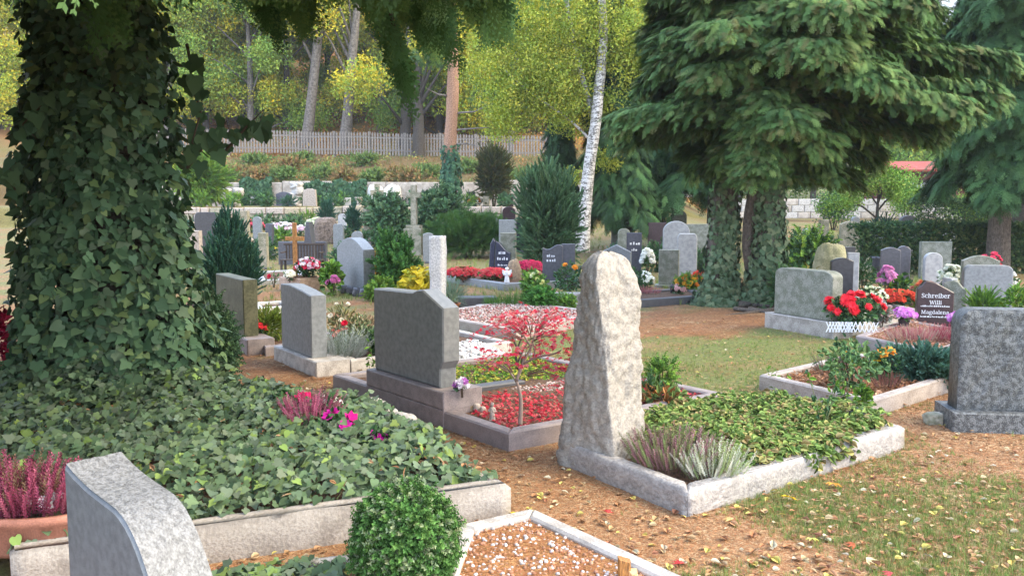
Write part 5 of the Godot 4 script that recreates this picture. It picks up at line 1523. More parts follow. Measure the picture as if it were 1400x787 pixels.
func maple(b: Vector3):
	var t := thing("maple_tree", "small red leaved maple on the reddish kerbed grave", "tree", b)
	var brs := [[[711, 583], [712, 545], [706, 520]], [[706, 520], [716, 495], [728, 470], [735, 440]], [[716, 497], [735, 485], [755, 478], [765, 470]], [[706, 522], [696, 510], [680, 502], [668, 500]], [[726, 474], [712, 455], [700, 450], [688, 440]], [[735, 445], [725, 430], [715, 425]], [[735, 445], [750, 432], [762, 428]], [[730, 465], [745, 455], [760, 452]]]
	var dz := [0.0, 0.0, 0.25, -0.2, -0.25, 0.2, -0.15, 0.3]
	var r0 := [0.017, 0.012, 0.009, 0.007, 0.007, 0.006, 0.006, 0.006]
	var dd := -b.z
	for i in brs.size():
		var path := []
		var rad := []
		for k in brs[i].size():
			var q: Array = brs[i][k]
			var p := at(q[0], q[1], dd) - b
			p.z += dz[i] * float(k) / (brs[i].size() - 1)
			path.append(p)
			rad.append(r0[i] * (1.0 - 0.5 * k / (brs[i].size() - 1)))
		var fp := fine_path(path, rad, 5)
		part(t, "trunk" if i == 0 else "branch", tube(fp[0], fp[1], 8, 0.1), material(lin(0.3, 0.22, 0.18), 0.9))
	var s := Sc.new()
	var twig := material(lin(0.26, 0.13, 0.11), 0.9)
	for e in [[705, 455, 60, 22, 240, 0.25], [740, 445, 45, 18, 200, -0.2], [755, 470, 26, 26, 200, 0.25], [690, 448, 24, 14, 110, -0.2], [670, 500, 22, 8, 80, -0.15], [725, 432, 40, 10, 150, 0.1], [765, 500, 12, 14, 70, 0.3], [712, 480, 26, 8, 50, 0.3], [765, 440, 30, 12, 90, -0.3]]:
		for i in 6:
			var from := at(728, 462, dd) - b + Vector3(0, 0, e[5] * 0.4)
			var to := at(e[0] + R(-.8, .8) * e[2], e[1] + R(-.8, .4) * e[3], dd) - b + Vector3(0, 0, e[5] + R(-.12, .12))
			if e[1] > 490: from = at(706, 512, dd) - b
			part(t, "twig", tube([from.lerp(to, 0.25), from.lerp(to, 0.65) + Vector3(0, 0.03, 0), to], [0.004, 0.003, 0.0015], 4), twig)
		for i in int(e[4] * 0.55):
			var d := rand_dir()
			var p := at(e[0] + d.x * e[2], e[1] + d.y * e[3], dd) - b
			p.z += e[5] + d.z * 0.18
			s.add(frame(p, Vector3(R(-1, 1), R(-0.7, 0.3), R(-1, 1)), Vector3(R(-.5, .5), 1, R(-.2, .8)), R(0.02, 0.036)), rng.randi() % 4)
	scatter(t, "leaves", L.maple, s, [lin(0.55, 0.03, 0.07), lin(0.62, 0.09, 0.14), lin(0.46, 0.03, 0.07), lin(0.6, 0.18, 0.21)], 0.5, 299, 0.6)
	# a second, barer stem behind
	var b2 := gp(712, 520)
	var t2 := thing("maple_tree", "nearly bare little maple behind the light kerb", "tree", b2)
	var s2 := Sc.new()
	for q in [[[712, 520], [708, 500], [722, 470], [740, 462]], [[712, 520], [714, 495], [700, 465], [690, 450]], [[712, 518], [705, 490], [718, 452], [712, 440]]]:
		var path := []
		for w in q: path.append(at(w[0], w[1] - 5, -b2.z) - b2)
		path[0].y = -0.02
		part(t2, "stem", tube(path, [0.014, 0.011, 0.008, 0.003], 6), M.bark)
		for i in 26:
			var p: Vector3 = path[2].lerp(path[3], R(-0.5, 1.2)) + rand_dir() * 0.15
			s2.add(frame(p, rand_dir(), Vector3(R(-.5, .5), 1, 0.5), R(0.03, 0.05)), rng.randi() % 2)
	scatter(t2, "leaves", L.maple, s2, [lin(0.55, 0.08, 0.1), lin(0.6, 0.2, 0.18)], 0.5, 0, 0.5)

func right_graves():
	# --- grave with yellow roses
	var a := gp(1038, 533); var b := gp(1191, 573); var c := gp(1318, 530)
	var d := a + (c - b)
	grave("grave with bark mulch and yellow roses in concrete kerb", [a, b, c, d], 0.085, 0.14, M.concrete_warm, M.soil_brown, 0.09)
	var poly := outline_inset(PackedVector2Array([v2(a), v2(b), v2(c), v2(d)]), 0.1)
	cover("brown bark chips and dead leaves on the yellow rose grave", "bark_mulch", "mulch", poly, 0.1, 0.03, L.leaf, 1500, 0.05, [lin(0.34, 0.16, 0.08), lin(0.42, 0.22, 0.12), lin(0.22, 0.11, 0.06), lin(0.5, 0.32, 0.2)], 1.2, 0, 0.01)
	flowers("rose_bush", "rose bush with orange yellow blooms in the concrete kerb", gp(1165, 530, 0.1), Vector3(0.32, 0.2, 0.25), 260, L.leaf_round, 0.055, [lin(0.13, 0.24, 0.09), lin(0.18, 0.3, 0.12), lin(0.1, 0.18, 0.07)], 0, L.rose, 0.05, [], "rose")
	flowers("rose_bush", "short rose with one large yellow bloom by the juniper", gp(1208, 520, 0.1), Vector3(0.14, 0.14, 0.12), 120, L.leaf_round, 0.055, GREEN, 3, L.rose, 0.055, [lin(0.85, 0.5, 0.03), lin(0.8, 0.35, 0.05)], "rose", 40, "", 0.5)
	flowers("rose_bush", "rose shoot with one small orange bloom", gp(1152, 505, 0.1), Vector3(0.1, 0.16, 0.1), 50, L.leaf_round, 0.05, GREEN, 1, L.rose, 0.05, [lin(0.85, 0.36, 0.04)], "rose", 40, "", 0.1)
	heather("reddish brown heather tuft between rose and juniper", gp(1215, 533, 0.1), 0.09, 0.08, 0.15, 90, [lin(0.2, 0.08, 0.08), lin(0.26, 0.11, 0.1), lin(0.12, 0.1, 0.06)])
	heather("greyish heather tuft at the back of the concrete kerb", gp(1133, 512, 0.1), 0.08, 0.08, 0.2, 60, [lin(0.2, 0.15, 0.14), lin(0.16, 0.16, 0.11)])
	bush("juniper", "spreading blue green juniper behind the concrete kerb", gp(1262, 517, 0.1), Vector3(0.42, 0.11, 0.26), 1100, L.cypress, 0.13, [lin(0.08, 0.17, 0.13), lin(0.1, 0.21, 0.16), lin(0.13, 0.25, 0.18), lin(0.07, 0.14, 0.09)], 0.5, 2.0, 0.2)
	bush("shrub", "bright lime leafed plant at the near kerb corner", gp(1181, 556, 0.1), Vector3(0.06, 0.07, 0.05), 60, L.leaf_round, 0.05, LIME, 0.3)
	rose_stem("pale weed growing in front of the concrete kerb", gp(1160, 565), 0.42, 56, LIME + GREEN)
	rose_stem("grassy weed at the far end of the concrete kerb", gp(1055, 536), 0.2, 30, LIME)
	# --- big speckled stone
	var p0 := gp(1303, 592)
	var s7 := stone_line("large rough speckled dark granite headstone with rounded shoulders", p0, p0 + Vector3(0.72, 0, 0.1), 0.07, 0.93, 0.72, 0.2, "shoulder", M.speck_dark, 0.15, 0.4, M.speck_dark, 0.08)
	s7.get_child(0).mesh = rough_slab(top_of("shoulder", 0.62, 0.72), 0.2, 0.014)
	s7.get_child(0).position = Vector3(0.05, 0.148, -0.28)
	var st := thing("edging_stone", "short mossy kerb stone lying beside the speckled headstone", "kerb", gp(1283, 580))
	part(st, "stone", rock(0.2, 0.09, 0.11, 0.2, 7.0, 12, 2.0), M.sandstone)
	# --- grey arched stone with red flowers
	a = gp(1045, 447); b = gp(1140, 464); c = gp(1235, 444); d = a + (c - b)
	var rd := (c - b).normalized()
	stone_line("smooth grey headstone with arched top beside red geraniums", a, b, 0.1, 0.92, 0.6, 0.18, "shoulder", M.green_grey, 0.2, 0.32, M.concrete, 0.05)
	grave("grave with pale kerb and geraniums beside grey arched headstone", [a + rd * 0.34, b + rd * 0.34, c, d], 0.08, 0.14, M.kerb_light, M.green_foam, 0.11)
	var fp := [lin(0.6, 0.015, 0.03), lin(0.7, 0.03, 0.05)]
	flowers("geranium", "red geraniums in a lattice edged planter", gp(1166, 447, 0.14), Vector3(0.36, 0.2, 0.2), 420, L.leaf_round, 0.06, GREEN, 22, L.mum, 0.07, fp, "geranium")
	for e in [[1150, 0.14], [1173, 0.2]]:
		var lp := thing("lattice_edging", "white plastic lattice edging below the red geraniums", "edging", gp(e[0], 454, 0.13), -0.12, "white lattice edgings")
		var lb := Mb.new()
		for i in 9:
			for sg in [-1, 1]:
				var x0: float = (i - 4) * e[1] / 4.0
				lb.quad(Vector3(x0 - 0.006 - 0.025 * sg, 0, 0.004 * sg), Vector3(x0 + 0.006 - 0.025 * sg, 0, 0.004 * sg), Vector3(x0 + 0.006 + 0.025 * sg, 0.12, 0.004 * sg), Vector3(x0 - 0.006 + 0.025 * sg, 0.12, 0.004 * sg))
		part(lp, "lattice", lb.mesh(), M.lattice)
	bush("flower_bowl", "silvery foliage in a brown bowl near the geraniums", gp(1205, 445, 0.14), Vector3(0.13, 0.14, 0.12), 150, L.leaf_round, 0.07, [lin(0.3, 0.34, 0.3), lin(0.4, 0.3, 0.28), lin(0.2, 0.25, 0.18)], 0.4)
	# --- dark inscribed stone
	a = gp(1170, 474); b = gp(1285, 500); c = gp(1345, 470); d = a + (c - b)
	grave("low dark slab framed grave in front of inscribed stone", [a, b, c, d], 0.1, 0.13, M.kerb_red, M.soil_brown, 0.12)
	var k := thing("headstone", "dark inscribed headstone with pointed top above pink heather", "gravestone", gp(1276, 452), deg_to_rad(-14))
	part(k, "slab", slab(PackedVector2Array([Vector2(-0.215, 0), Vector2(0.215, 0), Vector2(0.215, 0.5), Vector2(0.0, 0.62), Vector2(-0.12, 0.645), Vector2(-0.17, 0.58), Vector2(-0.215, 0.54)]), -0.07, 0.07, 0.01), M.red_dark)
	writing(k, [["Schreiber", 0.0, 0.455, 0.068, 1], ["Willi", 0.0, 0.37, 0.06], [0.34, 0.0, 0.315, 0.022], ["Magdalena", 0.0, 0.245, 0.058, 1], [0.34, 0.0, 0.18, 0.022]], M.letter, 0.072)
	heather("long row of pink heather before the dark inscribed stone", gp(1262, 467, 0.12), 0.36, 0.13, 0.19, 330, [lin(0.4, 0.14, 0.17), lin(0.45, 0.22, 0.22), lin(0.3, 0.1, 0.12), lin(0.45, 0.38, 0.3)])
	heather("dark pink heather at the end of the heather row", gp(1300, 468, 0.12), 0.12, 0.1, 0.19, 130, [lin(0.36, 0.05, 0.1), lin(0.3, 0.05, 0.09)])
	cover("pinkish leaf litter on the low dark slab grave", "fallen_leaves", "leaves", PackedVector2Array([v2(a.lerp(b, 0.1) + rd * 0.1), v2(b + rd * 0.12), v2(c), v2(d)]), 0.135, 0.015, L.leaf, 700, 0.035, [lin(0.5, 0.3, 0.25), lin(0.42, 0.2, 0.15), lin(0.6, 0.42, 0.3)], 1.5, 0, 0.0)
	var mp := [lin(0.5, 0.14, 0.5), lin(0.6, 0.22, 0.58), lin(0.62, 0.3, 0.6)]
	for e in [[1236, 448, "purple chrysanthemum pot beside the dark inscribed stone"], [1312, 455, "purple chrysanthemum pot between inscribed and speckled stones"]]:
		var pos := gp(e[0], e[1], 0.1)
		var pt := thing("flower_pot", e[2].replace("chrysanthemum pot", "flower pot"), "flower pot", pos)
		part(pt, "pot", lathe([[0.05, 0], [0.07, 0.1], [0.075, 0.105], [0.06, 0.1]], 14), M.dark_grey)
		flowers("chrysanthemum", e[2].replace(" pot", " blooming"), pos + Vector3(0, 0.09, 0), Vector3(0.13, 0.07, 0.13), 60, L.leaf, 0.06, GREEN, 46, L.mum, 0.04, mp, "flowers", 46, "", 1.1)
	# --- stones behind
	stone_at("dark green curved headstone behind the inscribed stone", 1297, 383, 1326, 12.2, -30, 0.12, "falling", M.green_grey)
	stone_at("tall thin pale edge stone beside the dark green one", 1299, 380, 1307, 12.4, 10, 0.2, "flat", M.grey_light)
	stone_at("grey headstone with rounded shoulders and feathery weed", 1323, 362, 1386, 12.6, -12, 0.14, "shoulder", M.grey)
	stone_at("dark arched headstone behind the grey rounded one", 1320, 349, 1368, 14.5, -12, 0.14, "arch", M.green_grey)
	bush("shrub", "feathery bright green weed before the grey rounded stone", ground_at(1352, 11.6), Vector3(0.2, 0.24, 0.15), 260, L.cypress, 0.13, LIME, 0.5, 2.0, 0.8)
	bush("shrub", "fresh green shrub at the picture edge beside roses".replace("at the picture edge ", ""), ground_at(1396, 11.4), Vector3(0.18, 0.3, 0.2), 260, L.leaf, 0.09, LIME, 0.4)
	flowers("flowering_plant", "white blossoms beside the grey rounded headstone", ground_at(1386, 12.8), Vector3(0.14, 0.3, 0.12), 80, L.leaf, 0.07, GREEN, 22, L.mum, 0.045, [lin(0.8, 0.8, 0.8)])
	flowers("rose_bush", "pinkish red roses above the dark arched headstone", ground_at(1358, 15.4), Vector3(0.2, 0.38, 0.2), 120, L.leaf, 0.07, GREEN, 20, L.rose, 0.06, [lin(0.6, 0.06, 0.12)])
	flowers("flowering_plant", "white hydrangea like blooms beside the small light stone".replace("hydrangea like ", ""), ground_at(1305, 15), Vector3(0.22, 0.28, 0.2), 160, L.leaf, 0.08, GREEN, 40, L.mum, 0.06, [lin(0.72, 0.75, 0.68)])
	flowers("flowering_plant", "red and lime foliage plant behind the inscribed stone", ground_at(1268, 13.2), Vector3(0.2, 0.22, 0.15), 160, L.leaf, 0.08, LIME, 24, L.mum, 0.05, [lin(0.55, 0.12, 0.06), lin(0.6, 0.25, 0.2)])
	flowers("flowering_plant", "dark pink flowers behind the green curved headstone", ground_at(1326, 13.4), Vector3(0.15, 0.15, 0.12), 60, L.leaf, 0.07, GREEN, 18, L.mum, 0.05, [lin(0.4, 0.04, 0.12)])
	stone_at("small dark polished headstone with arched top by yellow boulder", 1138, 352, 1169, 13.2, -8, 0.12, "arch", M.dark, 0.2, M.kerb_red)
	stone_at("plain grey slab close behind the dark polished headstone", 1160, 345, 1177, 13.8, -8, 0.1, "flat", M.grey_light)
	var bo := thing("boulder", "tall yellowish boulder gravestone behind the grey arched stone", "gravestone", ground_at(1138, 14.6, -0.05), -0.2)
	part(bo, "stone", rock(0.56, 1.02, 0.34, 0.12, 12.0, 24, 0.6), M.boulder)
	stone_at("black low headstone beside the yellowish boulder", 1070, 330, 1119, 18.0, -14, 0.14, "wave", M.dark)
	stone_at("dark slab behind the yellowish boulder", 1150, 337, 1171, 17, -5, 0.14, "flat", M.dark)
	bush("shrub", "low dark evergreen behind the grey arched headstone", ground_at(1085, 13.2), Vector3(0.35, 0.34, 0.2), 300, L.cypress, 0.16, GREEN, 0.4)
	bush("shrub", "yellow brown flower remains beside the yellowish boulder", ground_at(1107, 13.8), Vector3(0.16, 0.34, 0.14), 130, L.leaf, 0.09, [lin(0.45, 0.36, 0.08), lin(0.3, 0.28, 0.08)], 0.4)
	# bedding with kerb
	a = ground_at(1150, 12.6); b = ground_at(1185, 11.9); c = ground_at(1262, 12.4); d = a + (c - b)
	grave("flower bed with pale kerb full of orange red begonias", [a, b, c, d], 0.09, 0.13, M.kerb_light, M.soil, 0.09)
	flowers("begonia", "orange red begonia bed along the pale kerb", ground_at(1228, 13.0, 0.09), Vector3(0.4, 0.12, 0.18), 200, L.leaf_round, 0.07, GREEN, 120, L.begonia, 0.05, [lin(0.55, 0.06, 0.03), lin(0.6, 0.1, 0.05), lin(0.45, 0.04, 0.03)])
	flowers("flowering_plant", "white variegated bedding plant beside dark polished headstone", ground_at(1195, 12.8, 0.09), Vector3(0.24, 0.16, 0.2), 260, L.leaf_round, 0.06, GREEN, 60, L.begonia, 0.03, [lin(0.7, 0.7, 0.6), lin(0.45, 0.5, 0.3)])
	flowers("chrysanthemum", "pink purple chrysanthemum mound above the begonia bed", ground_at(1217, 14.6, 0.05), Vector3(0.14, 0.26, 0.14), 90, L.leaf, 0.07, GREEN, 50, L.mum, 0.05, [lin(0.62, 0.2, 0.5), lin(0.7, 0.32, 0.6)], "flowers", 50)
	bush("shrub", "light green leafy plant between begonias and dark stones", ground_at(1237, 14.2), Vector3(0.16, 0.26, 0.14), 150, L.leaf_round, 0.08, LIME + GREEN, 0.4)
	bush("shrub", "grey pink foliage mound at the begonia bed end", ground_at(1258, 13.6), Vector3(0.16, 0.2, 0.14), 150, L.leaf_round, 0.07, [lin(0.4, 0.36, 0.3), lin(0.24, 0.3, 0.16)], 0.4)
	stone_at("dark grey sloping headstone of a joined pair", 1207, 338, 1233, 17.5, -18, 0.14, "arch", M.dark_grey)
	stone_at("dark grey rounded headstone of a joined pair", 1229, 336, 1247, 17.8, -18, 0.14, "round", M.dark_grey)
	stone_at("wide plain dark slab standing against the clipped hedge", 1261, 330, 1302, 19.2, -4, 0.14, "flat", M.green_grey)
	stone_at("small light grey arched headstone before the wide dark slab", 1266, 345, 1291, 17.0, -4, 0.12, "round", M.grey_light)
	stone_at("beige headstone under a dark arched cap", 1149, 302, 1178, 24, -8, 0.2, "arch", M.sandstone)
	stone_at("small red brown arched headstone with white edge", 1178, 314, 1191, 23, -8, 0.14, "round", M.red_dark)
	stone_at("pale square headstone by the low block wall", 1195, 308, 1208, 27, 0, 0.15, "flat", M.grey_light)
	stone_at("slim grey headstone beside the pale square one", 1184, 303, 1196, 28, 0, 0.15, "shoulder", M.grey)
	stone_at("rounded dark headstone in front of the red house", 1229, 294, 1256, 31, 0, 0.2, "round", M.dark_grey)
	stone_at("white rounded stone top behind the clipped hedge", 1291, 304, 1308, 26, 0, 0.3, "round", M.white_stone)
	stone_at("cream rounded stone top between hedge and red house", 1248, 303, 1262, 26, 0, 0.3, "round", M.pink_stone)
	for e in [[1200, 298, 0.24, "dark green small thuja beside the pale square headstone"], [1212, 300, 0.2, "second dark small thuja near the pale square headstone"]]:
		bush("thuja_shrub", e[3], ground_at(e[0], 29), Vector3(0.2, 0.55, 0.2), 120, L.cypress, 0.25, [lin(0.03, 0.08, 0.06)], 0.3, 1.5, 1.2)
	flowers("flowering_plant", "mixed yellow and red flowers before the clipped hedge", ground_at(1207, 21), Vector3(0.35, 0.2, 0.2), 150, L.leaf, 0.1, GREEN, 40, L.mum, 0.06, [lin(0.6, 0.4, 0.05), lin(0.5, 0.08, 0.05), lin(0.7, 0.7, 0.65)])
	bush("rose_bush", "loose pale flowering shrub beside the dark polished headstone", ground_at(1185, 15.5), Vector3(0.24, 0.36, 0.2), 260, L.leaf, 0.09, GREEN + [lin(0.4, 0.4, 0.3)], 0.6)
	var vs := thing("flower_vase", "black round grave vase before the clipped hedge", "vase", ground_at(1203, 19.5))
	part(vs, "vase", lathe([[0.08, 0], [0.16, 0.1], [0.2, 0.28], [0.15, 0.42], [0.17, 0.46], [0.12, 0.44]], 16), M.dark)

func rough_slab(ol: PackedVector2Array, t: float, amp: float) -> ArrayMesh:
	# broad faces broken up into a fine grid and hewn
	var m := Mb.new()
	var lo := Vector2(9, 9); var hi := Vector2(-9, -9)
	for p in ol: lo = lo.min(p); hi = hi.max(p)
	var n := 46
	var clip := func(p: Vector2) -> Vector2:
		if Geometry2D.is_point_in_polygon(p, ol): return p
		var best := p
		var bd := 1e9
		for i in ol.size():
			var q := Geometry2D.get_closest_point_to_segment(p, ol[i], ol[(i + 1) % ol.size()])
			if q.distance_to(p) < bd: bd = q.distance_to(p); best = q
		return best
	for f in 2:
		var g := []
		for a in n + 1:
			var row := []
			for b in n + 1:
				var p: Vector2 = clip.call(Vector2(lerpf(lo.x, hi.x, a / float(n)), lerpf(lo.y, hi.y, b / float(n))))
				var e := 1e9
				for i in ol.size(): e = minf(e, Geometry2D.get_closest_point_to_segment(p, ol[i], ol[(i + 1) % ol.size()]).distance_to(p))
				var dz := amp * (nz2.get_noise_3d(p.x * 130, p.y * 130, f * 50) + 0.5 * nz2.get_noise_3d(p.x * 420, p.y * 420, f * 50)) - 0.012 * exp(-e * 60)
				row.append(Vector3(p.x, p.y, (t + dz) if f == 0 else -dz))
			g.append(row)
		for a in n:
			for b in n: m.quad(g[a][b], g[a][b + 1], g[a + 1][b + 1], g[a + 1][b])
	for i in ol.size():
		var p := ol[i]; var q := ol[(i + 1) % ol.size()]
		m.quad(Vector3(p.x, p.y, 0.013), Vector3(p.x, p.y, t - 0.013), Vector3(q.x, q.y, t - 0.013), Vector3(q.x, q.y, 0.013))
	return m.mesh(true)

func middle_graves():
	# --- white stele and the graves behind the maple
	var sp := ground_at(598, 12.9, -0.03)
	var st := thing("white_stele", "slim rough white stone stele behind the slanted peak headstone", "gravestone", sp, deg_to_rad(-20))
	part(st, "stone", prism_up(PackedVector2Array([Vector2(-0.1, -0.08), Vector2(0.1, -0.08), Vector2(0.1, 0.08), Vector2(-0.1, 0.08)]), 0, at(598, 322, 12.9).y - sp.y, 0.01, 0.014, 0.04), M.white_rough)
	# low white slab grave
	var a := gp(575, 492); var b := gp(614, 513); var c := gp(692, 497); var d := a + (c - b)
	var ws := thing("grave_slab", "low grave slab covered with white pebbles near the maple", "grave", (a + c) / 2)
	var q := ws.position
	part(ws, "slab", prism_up(PackedVector2Array([v2(a - q), v2(b - q), v2(c - q), v2(d - q)]), -0.05, 0.12, 0.015), M.white_rough)
	gravel_in("white pebbles on the low white grave slab", outline_inset(PackedVector2Array([v2(a), v2(b), v2(c), v2(d)]), 0.05), 0.12, 800, [lin(0.8, 0.8, 0.8), lin(0.7, 0.7, 0.72), lin(0.3, 0.3, 0.3)], 0.014)
	# gravel grave with kerb
	a = gp(575, 441); b = gp(705, 466); c = gp(830, 440); d = a + (c - b)
	grave("grave of pinkish gravel in warm concrete kerb behind the maple", [a, b, c, d], 0.12, 0.13, M.concrete_warm, M.gravel_base, 0.1, 0.0, 0.0)
	gravel_in("pinkish gravel strewn with red leaves behind the maple", outline_inset(PackedVector2Array([v2(a), v2(b), v2(c), v2(d)]), 0.1), 0.115, 3600, [lin(0.44, 0.34, 0.3), lin(0.36, 0.24, 0.2), lin(0.52, 0.46, 0.43), lin(0.36, 0.16, 0.14)], 0.013)
	var fp := thing("flower_pot", "orange bowl pot behind the white stele", "flower pot", gp(617, 423))
	part(fp, "pot", lathe([[0.1, 0], [0.14, 0.09], [0.15, 0.1], [0.12, 0.1]], 16), material(lin(0.5, 0.17, 0.06), 0.7))
	bush("shrub", "grey green plant in the orange bowl pot", gp(617, 423) + Vector3(0, 0.08, 0), Vector3(0.2, 0.13, 0.16), 220, L.lavender, 0.2, [lin(0.16, 0.26, 0.18), lin(0.22, 0.3, 0.24), lin(0.12, 0.2, 0.12)], 0.4, 2, 0.8)
	# green bed
	a = ground_at(650, 13.2); b = ground_at(720, 11.7); c = ground_at(850, 12.3); d = a + (c - b)
	grave("grave with dark soil and grassy evergreen cushions", [a, b, c, d], 0.08, 0.1, M.kerb_light, M.soil, 0.07)
	heather("grass like green cushion in the dark soil grave", ground_at(700, 13.1, 0.05), 0.4, 0.2, 0.2, 520, [lin(0.08, 0.19, 0.04), lin(0.11, 0.24, 0.05), lin(0.06, 0.14, 0.035)], L.lavender, "grassy_plant", "plant", 0.6)
	bush("box_plant", "glossy green box plant beside the grassy cushion", ground_at(741, 12.9, 0.05), Vector3(0.22, 0.16, 0.18), 340, L.box, 0.11, [lin(0.06, 0.18, 0.035), lin(0.1, 0.24, 0.05)], 0.4)
	flowers("flowering_plant", "yellow green upright plant with pale yellow blooms", ground_at(730, 13.6, 0.05), Vector3(0.16, 0.26, 0.15), 320, L.box, 0.12, LIME, 14, L.rose, 0.045, [lin(0.75, 0.75, 0.3), lin(0.8, 0.8, 0.5)])
	bush("shrub", "yellow green low plant at the dark soil grave end", ground_at(775, 13.0, 0.05), Vector3(0.16, 0.1, 0.14), 150, L.box, 0.1, LIME, 0.4)
	var kb := thing("kerb", "dark kerb block beside the grassy evergreen cushion", "kerb", ground_at(652, 13.8), 0.1)
	part(kb, "kerb_stone", block(0.6, 0.16, 0.3, 0.012), M.kerb_dark)
	# red flower grave
	a = ground_at(610, 18.2); b = ground_at(690, 16.3); c = ground_at(800, 17.2); d = a + (c - b)
	grave("grave in grey kerb with red begonias around dark inscribed stone", [a, b, c, d], 0.12, 0.14, M.grey, M.soil, 0.1)
	for e in [[634, 17.6, 0.36], [675, 17.3, 0.34]]:
		flowers("begonia", "red begonia bed beside the blue dark inscribed stone" if e[0] < 650 else "red begonia bed beside the white angel figure", ground_at(e[0], e[1], 0.1), Vector3(e[2], 0.12, 0.2), 180, L.leaf_round, 0.08, [lin(0.25, 0.12, 0.08), lin(0.12, 0.2, 0.06)], 150, L.begonia, 0.055, [lin(0.5, 0.02, 0.04), lin(0.6, 0.06, 0.07), lin(0.45, 0.1, 0.08)])
	flowers("heather_plant", "crimson heather mound behind the yellow flowering plant", ground_at(724, 18.2, 0.1), Vector3(0.32, 0.17, 0.2), 180, L.leaf, 0.08, [lin(0.3, 0.04, 0.08)], 150, L.begonia, 0.05, [lin(0.55, 0.03, 0.1), lin(0.45, 0.05, 0.1)])
	var dk := thing("headstone", "blue dark inscribed headstone in two parts with white letters", "gravestone", ground_at(684, 18.0), deg_to_rad(-10))
	part(dk, "slab", slab(PackedVector2Array([Vector2(-0.12, 0), Vector2(0.2, 0), Vector2(0.22, 0.62), Vector2(0.12, 0.68), Vector2(0.0, 0.82), Vector2(-0.08, 0.86)]), -0.08, 0.08, 0.01), M.blue_dark)
	part(dk, "slab", slab(PackedVector2Array([Vector2(-0.25, 0), Vector2(-0.135, 0), Vector2(-0.1, 0.86), Vector2(-0.14, 0.92), Vector2(-0.2, 0.8)]), -0.1, 0.06, 0.01), M.blue_dark)
	writing(dk, [[0.14, 0.05, 0.6, 0.06], [0.2, 0.05, 0.48, 0.06], [0.18, 0.05, 0.36, 0.045]], M.letter, 0.082)
	var br := thing("boulder", "brown fieldstone leaning beside the blue dark headstone", "stone", ground_at(703, 17.4, -0.02))
	part(br, "stone", rock(0.3, 0.55, 0.22, 0.15, 22.0, 16, 0.3), M.boulder_brown)
	figurine("small white angel before the brown fieldstone", ground_at(693, 17.0, 0.1), 0.3, M.white, true)
	var s20 := stone_at("dark grey wave topped headstone with white letters", 742, 334, 770, 17.0, -6, 0.14, "wave", M.dark_grey, 0.1, M.kerb_dark)
	writing(s20, [[0.16, -0.03, 0.62, 0.055], [0.17, -0.03, 0.53, 0.055]], M.letter, 0.072)
	stone_at("dark headstone half hidden behind orange flower", 768, 333, 787, 17.6, -6, 0.14, "flat", M.dark_grey)
	flowers("rose_bush", "rose bush with orange bloom between dark headstones", ground_at(780, 15.8), Vector3(0.34, 0.28, 0.3), 420, L.leaf, 0.08, GREEN + [lin(0.14, 0.2, 0.13)], 3, L.rose, 0.07, [lin(0.8, 0.3, 0.03)])
	var kb2 := thing("kerb", "pale grey kerb block beside the standing stone top", "kerb", ground_at(780, 14.6), 0.05)
	part(kb2, "kerb_stone", block(1.0, 0.14, 0.22, 0.012), M.concrete)
	# --- tall grey arched stone
	a = ground_at(458, 16.4); b = ground_at(497, 15.3)
	stone_line("tall grey headstone with arched top beside green shrubs", a, b, 0.0, 0.93, at(478, 325, 15.8).y, 0.22, "arch", M.grey, 0.0, 0, null, 0.02)
	for i in 7:
		var q2 := a.lerp(b, 0.2 + i * 0.22) + Vector3(0.1, 0, 0.3)
		var es := thing("edging_stone", "small dark edging stone in the row at the tall arched headstone", "kerb", q2, R(-.3, .3), "dark edging stones")
		part(es, "stone", rock(0.15, 0.15, 0.12, 0.2, i * 5.0, 8, 1.5), M.dark_grey)
	bush("hydrangea", "lime leaved hydrangea beside the tall grey arched headstone", ground_at(452, 15.6), Vector3(0.2, 0.32, 0.2), 200, L.leaf_round, 0.11, LIME, 0.5)
	flowers("flowering_plant", "dull pink blooms in the lime leaved hydrangea", ground_at(454, 15.3, 0.15), Vector3(0.1, 0.1, 0.1), 10, L.leaf_round, 0.08, LIME, 8, L.mum, 0.06, [lin(0.45, 0.12, 0.28)])
	# --- wooden cross in its planter box
	var bx := thing("planter", "square pinkish stone planter box with the wooden cross", "planter", ground_at(408, 16.5), deg_to_rad(-38))
	part(bx, "box", block(0.62, 0.25, 0.5, 0.012), M.box_stone)
	part(bx, "soil", block(0.52, 0.02, 0.4, 0.004), M.soil, Vector3(0, 0.25, 0))
	cross("orange wooden grave cross standing in the planter box", ground_at(402, 16.4, 0.26), -0.1, at(402, 302, 16.4).y - 0.26, 0.36, 0.075, 0.06, M.wood, 0, 0, "wooden_cross")
	flowers("cyclamen", "white and dark red cyclamen in the planter box", ground_at(419, 16.4, 0.26), Vector3(0.24, 0.17, 0.16), 160, L.leaf_round, 0.08, GREEN, 70, L.begonia, 0.05, [lin(0.75, 0.7, 0.72), lin(0.5, 0.02, 0.06), lin(0.6, 0.3, 0.4)])
	flowers("flowering_plant", "white blossoms at the wooden cross foot", ground_at(394, 16.2, 0.22), Vector3(0.1, 0.08, 0.1), 40, L.leaf_round, 0.06, GREEN, 22, L.begonia, 0.045, [lin(0.78, 0.76, 0.65)])
	# bench behind it
	var be := thing("bench", "dark wooden bench with slatted back behind the planter box", "bench", ground_at(412, 20.5), -0.05)
	be.scale = Vector3.ONE * 0.78
	for i in 13: part(be, "slat", block(0.05, 0.42, 0.025, 0.005), M.wood_dark, Vector3(-0.54 + i * 0.09, 0.42, -0.2))
	part(be, "rail", block(1.25, 0.06, 0.05, 0.008), M.wood_dark, Vector3(0, 0.84, -0.2))
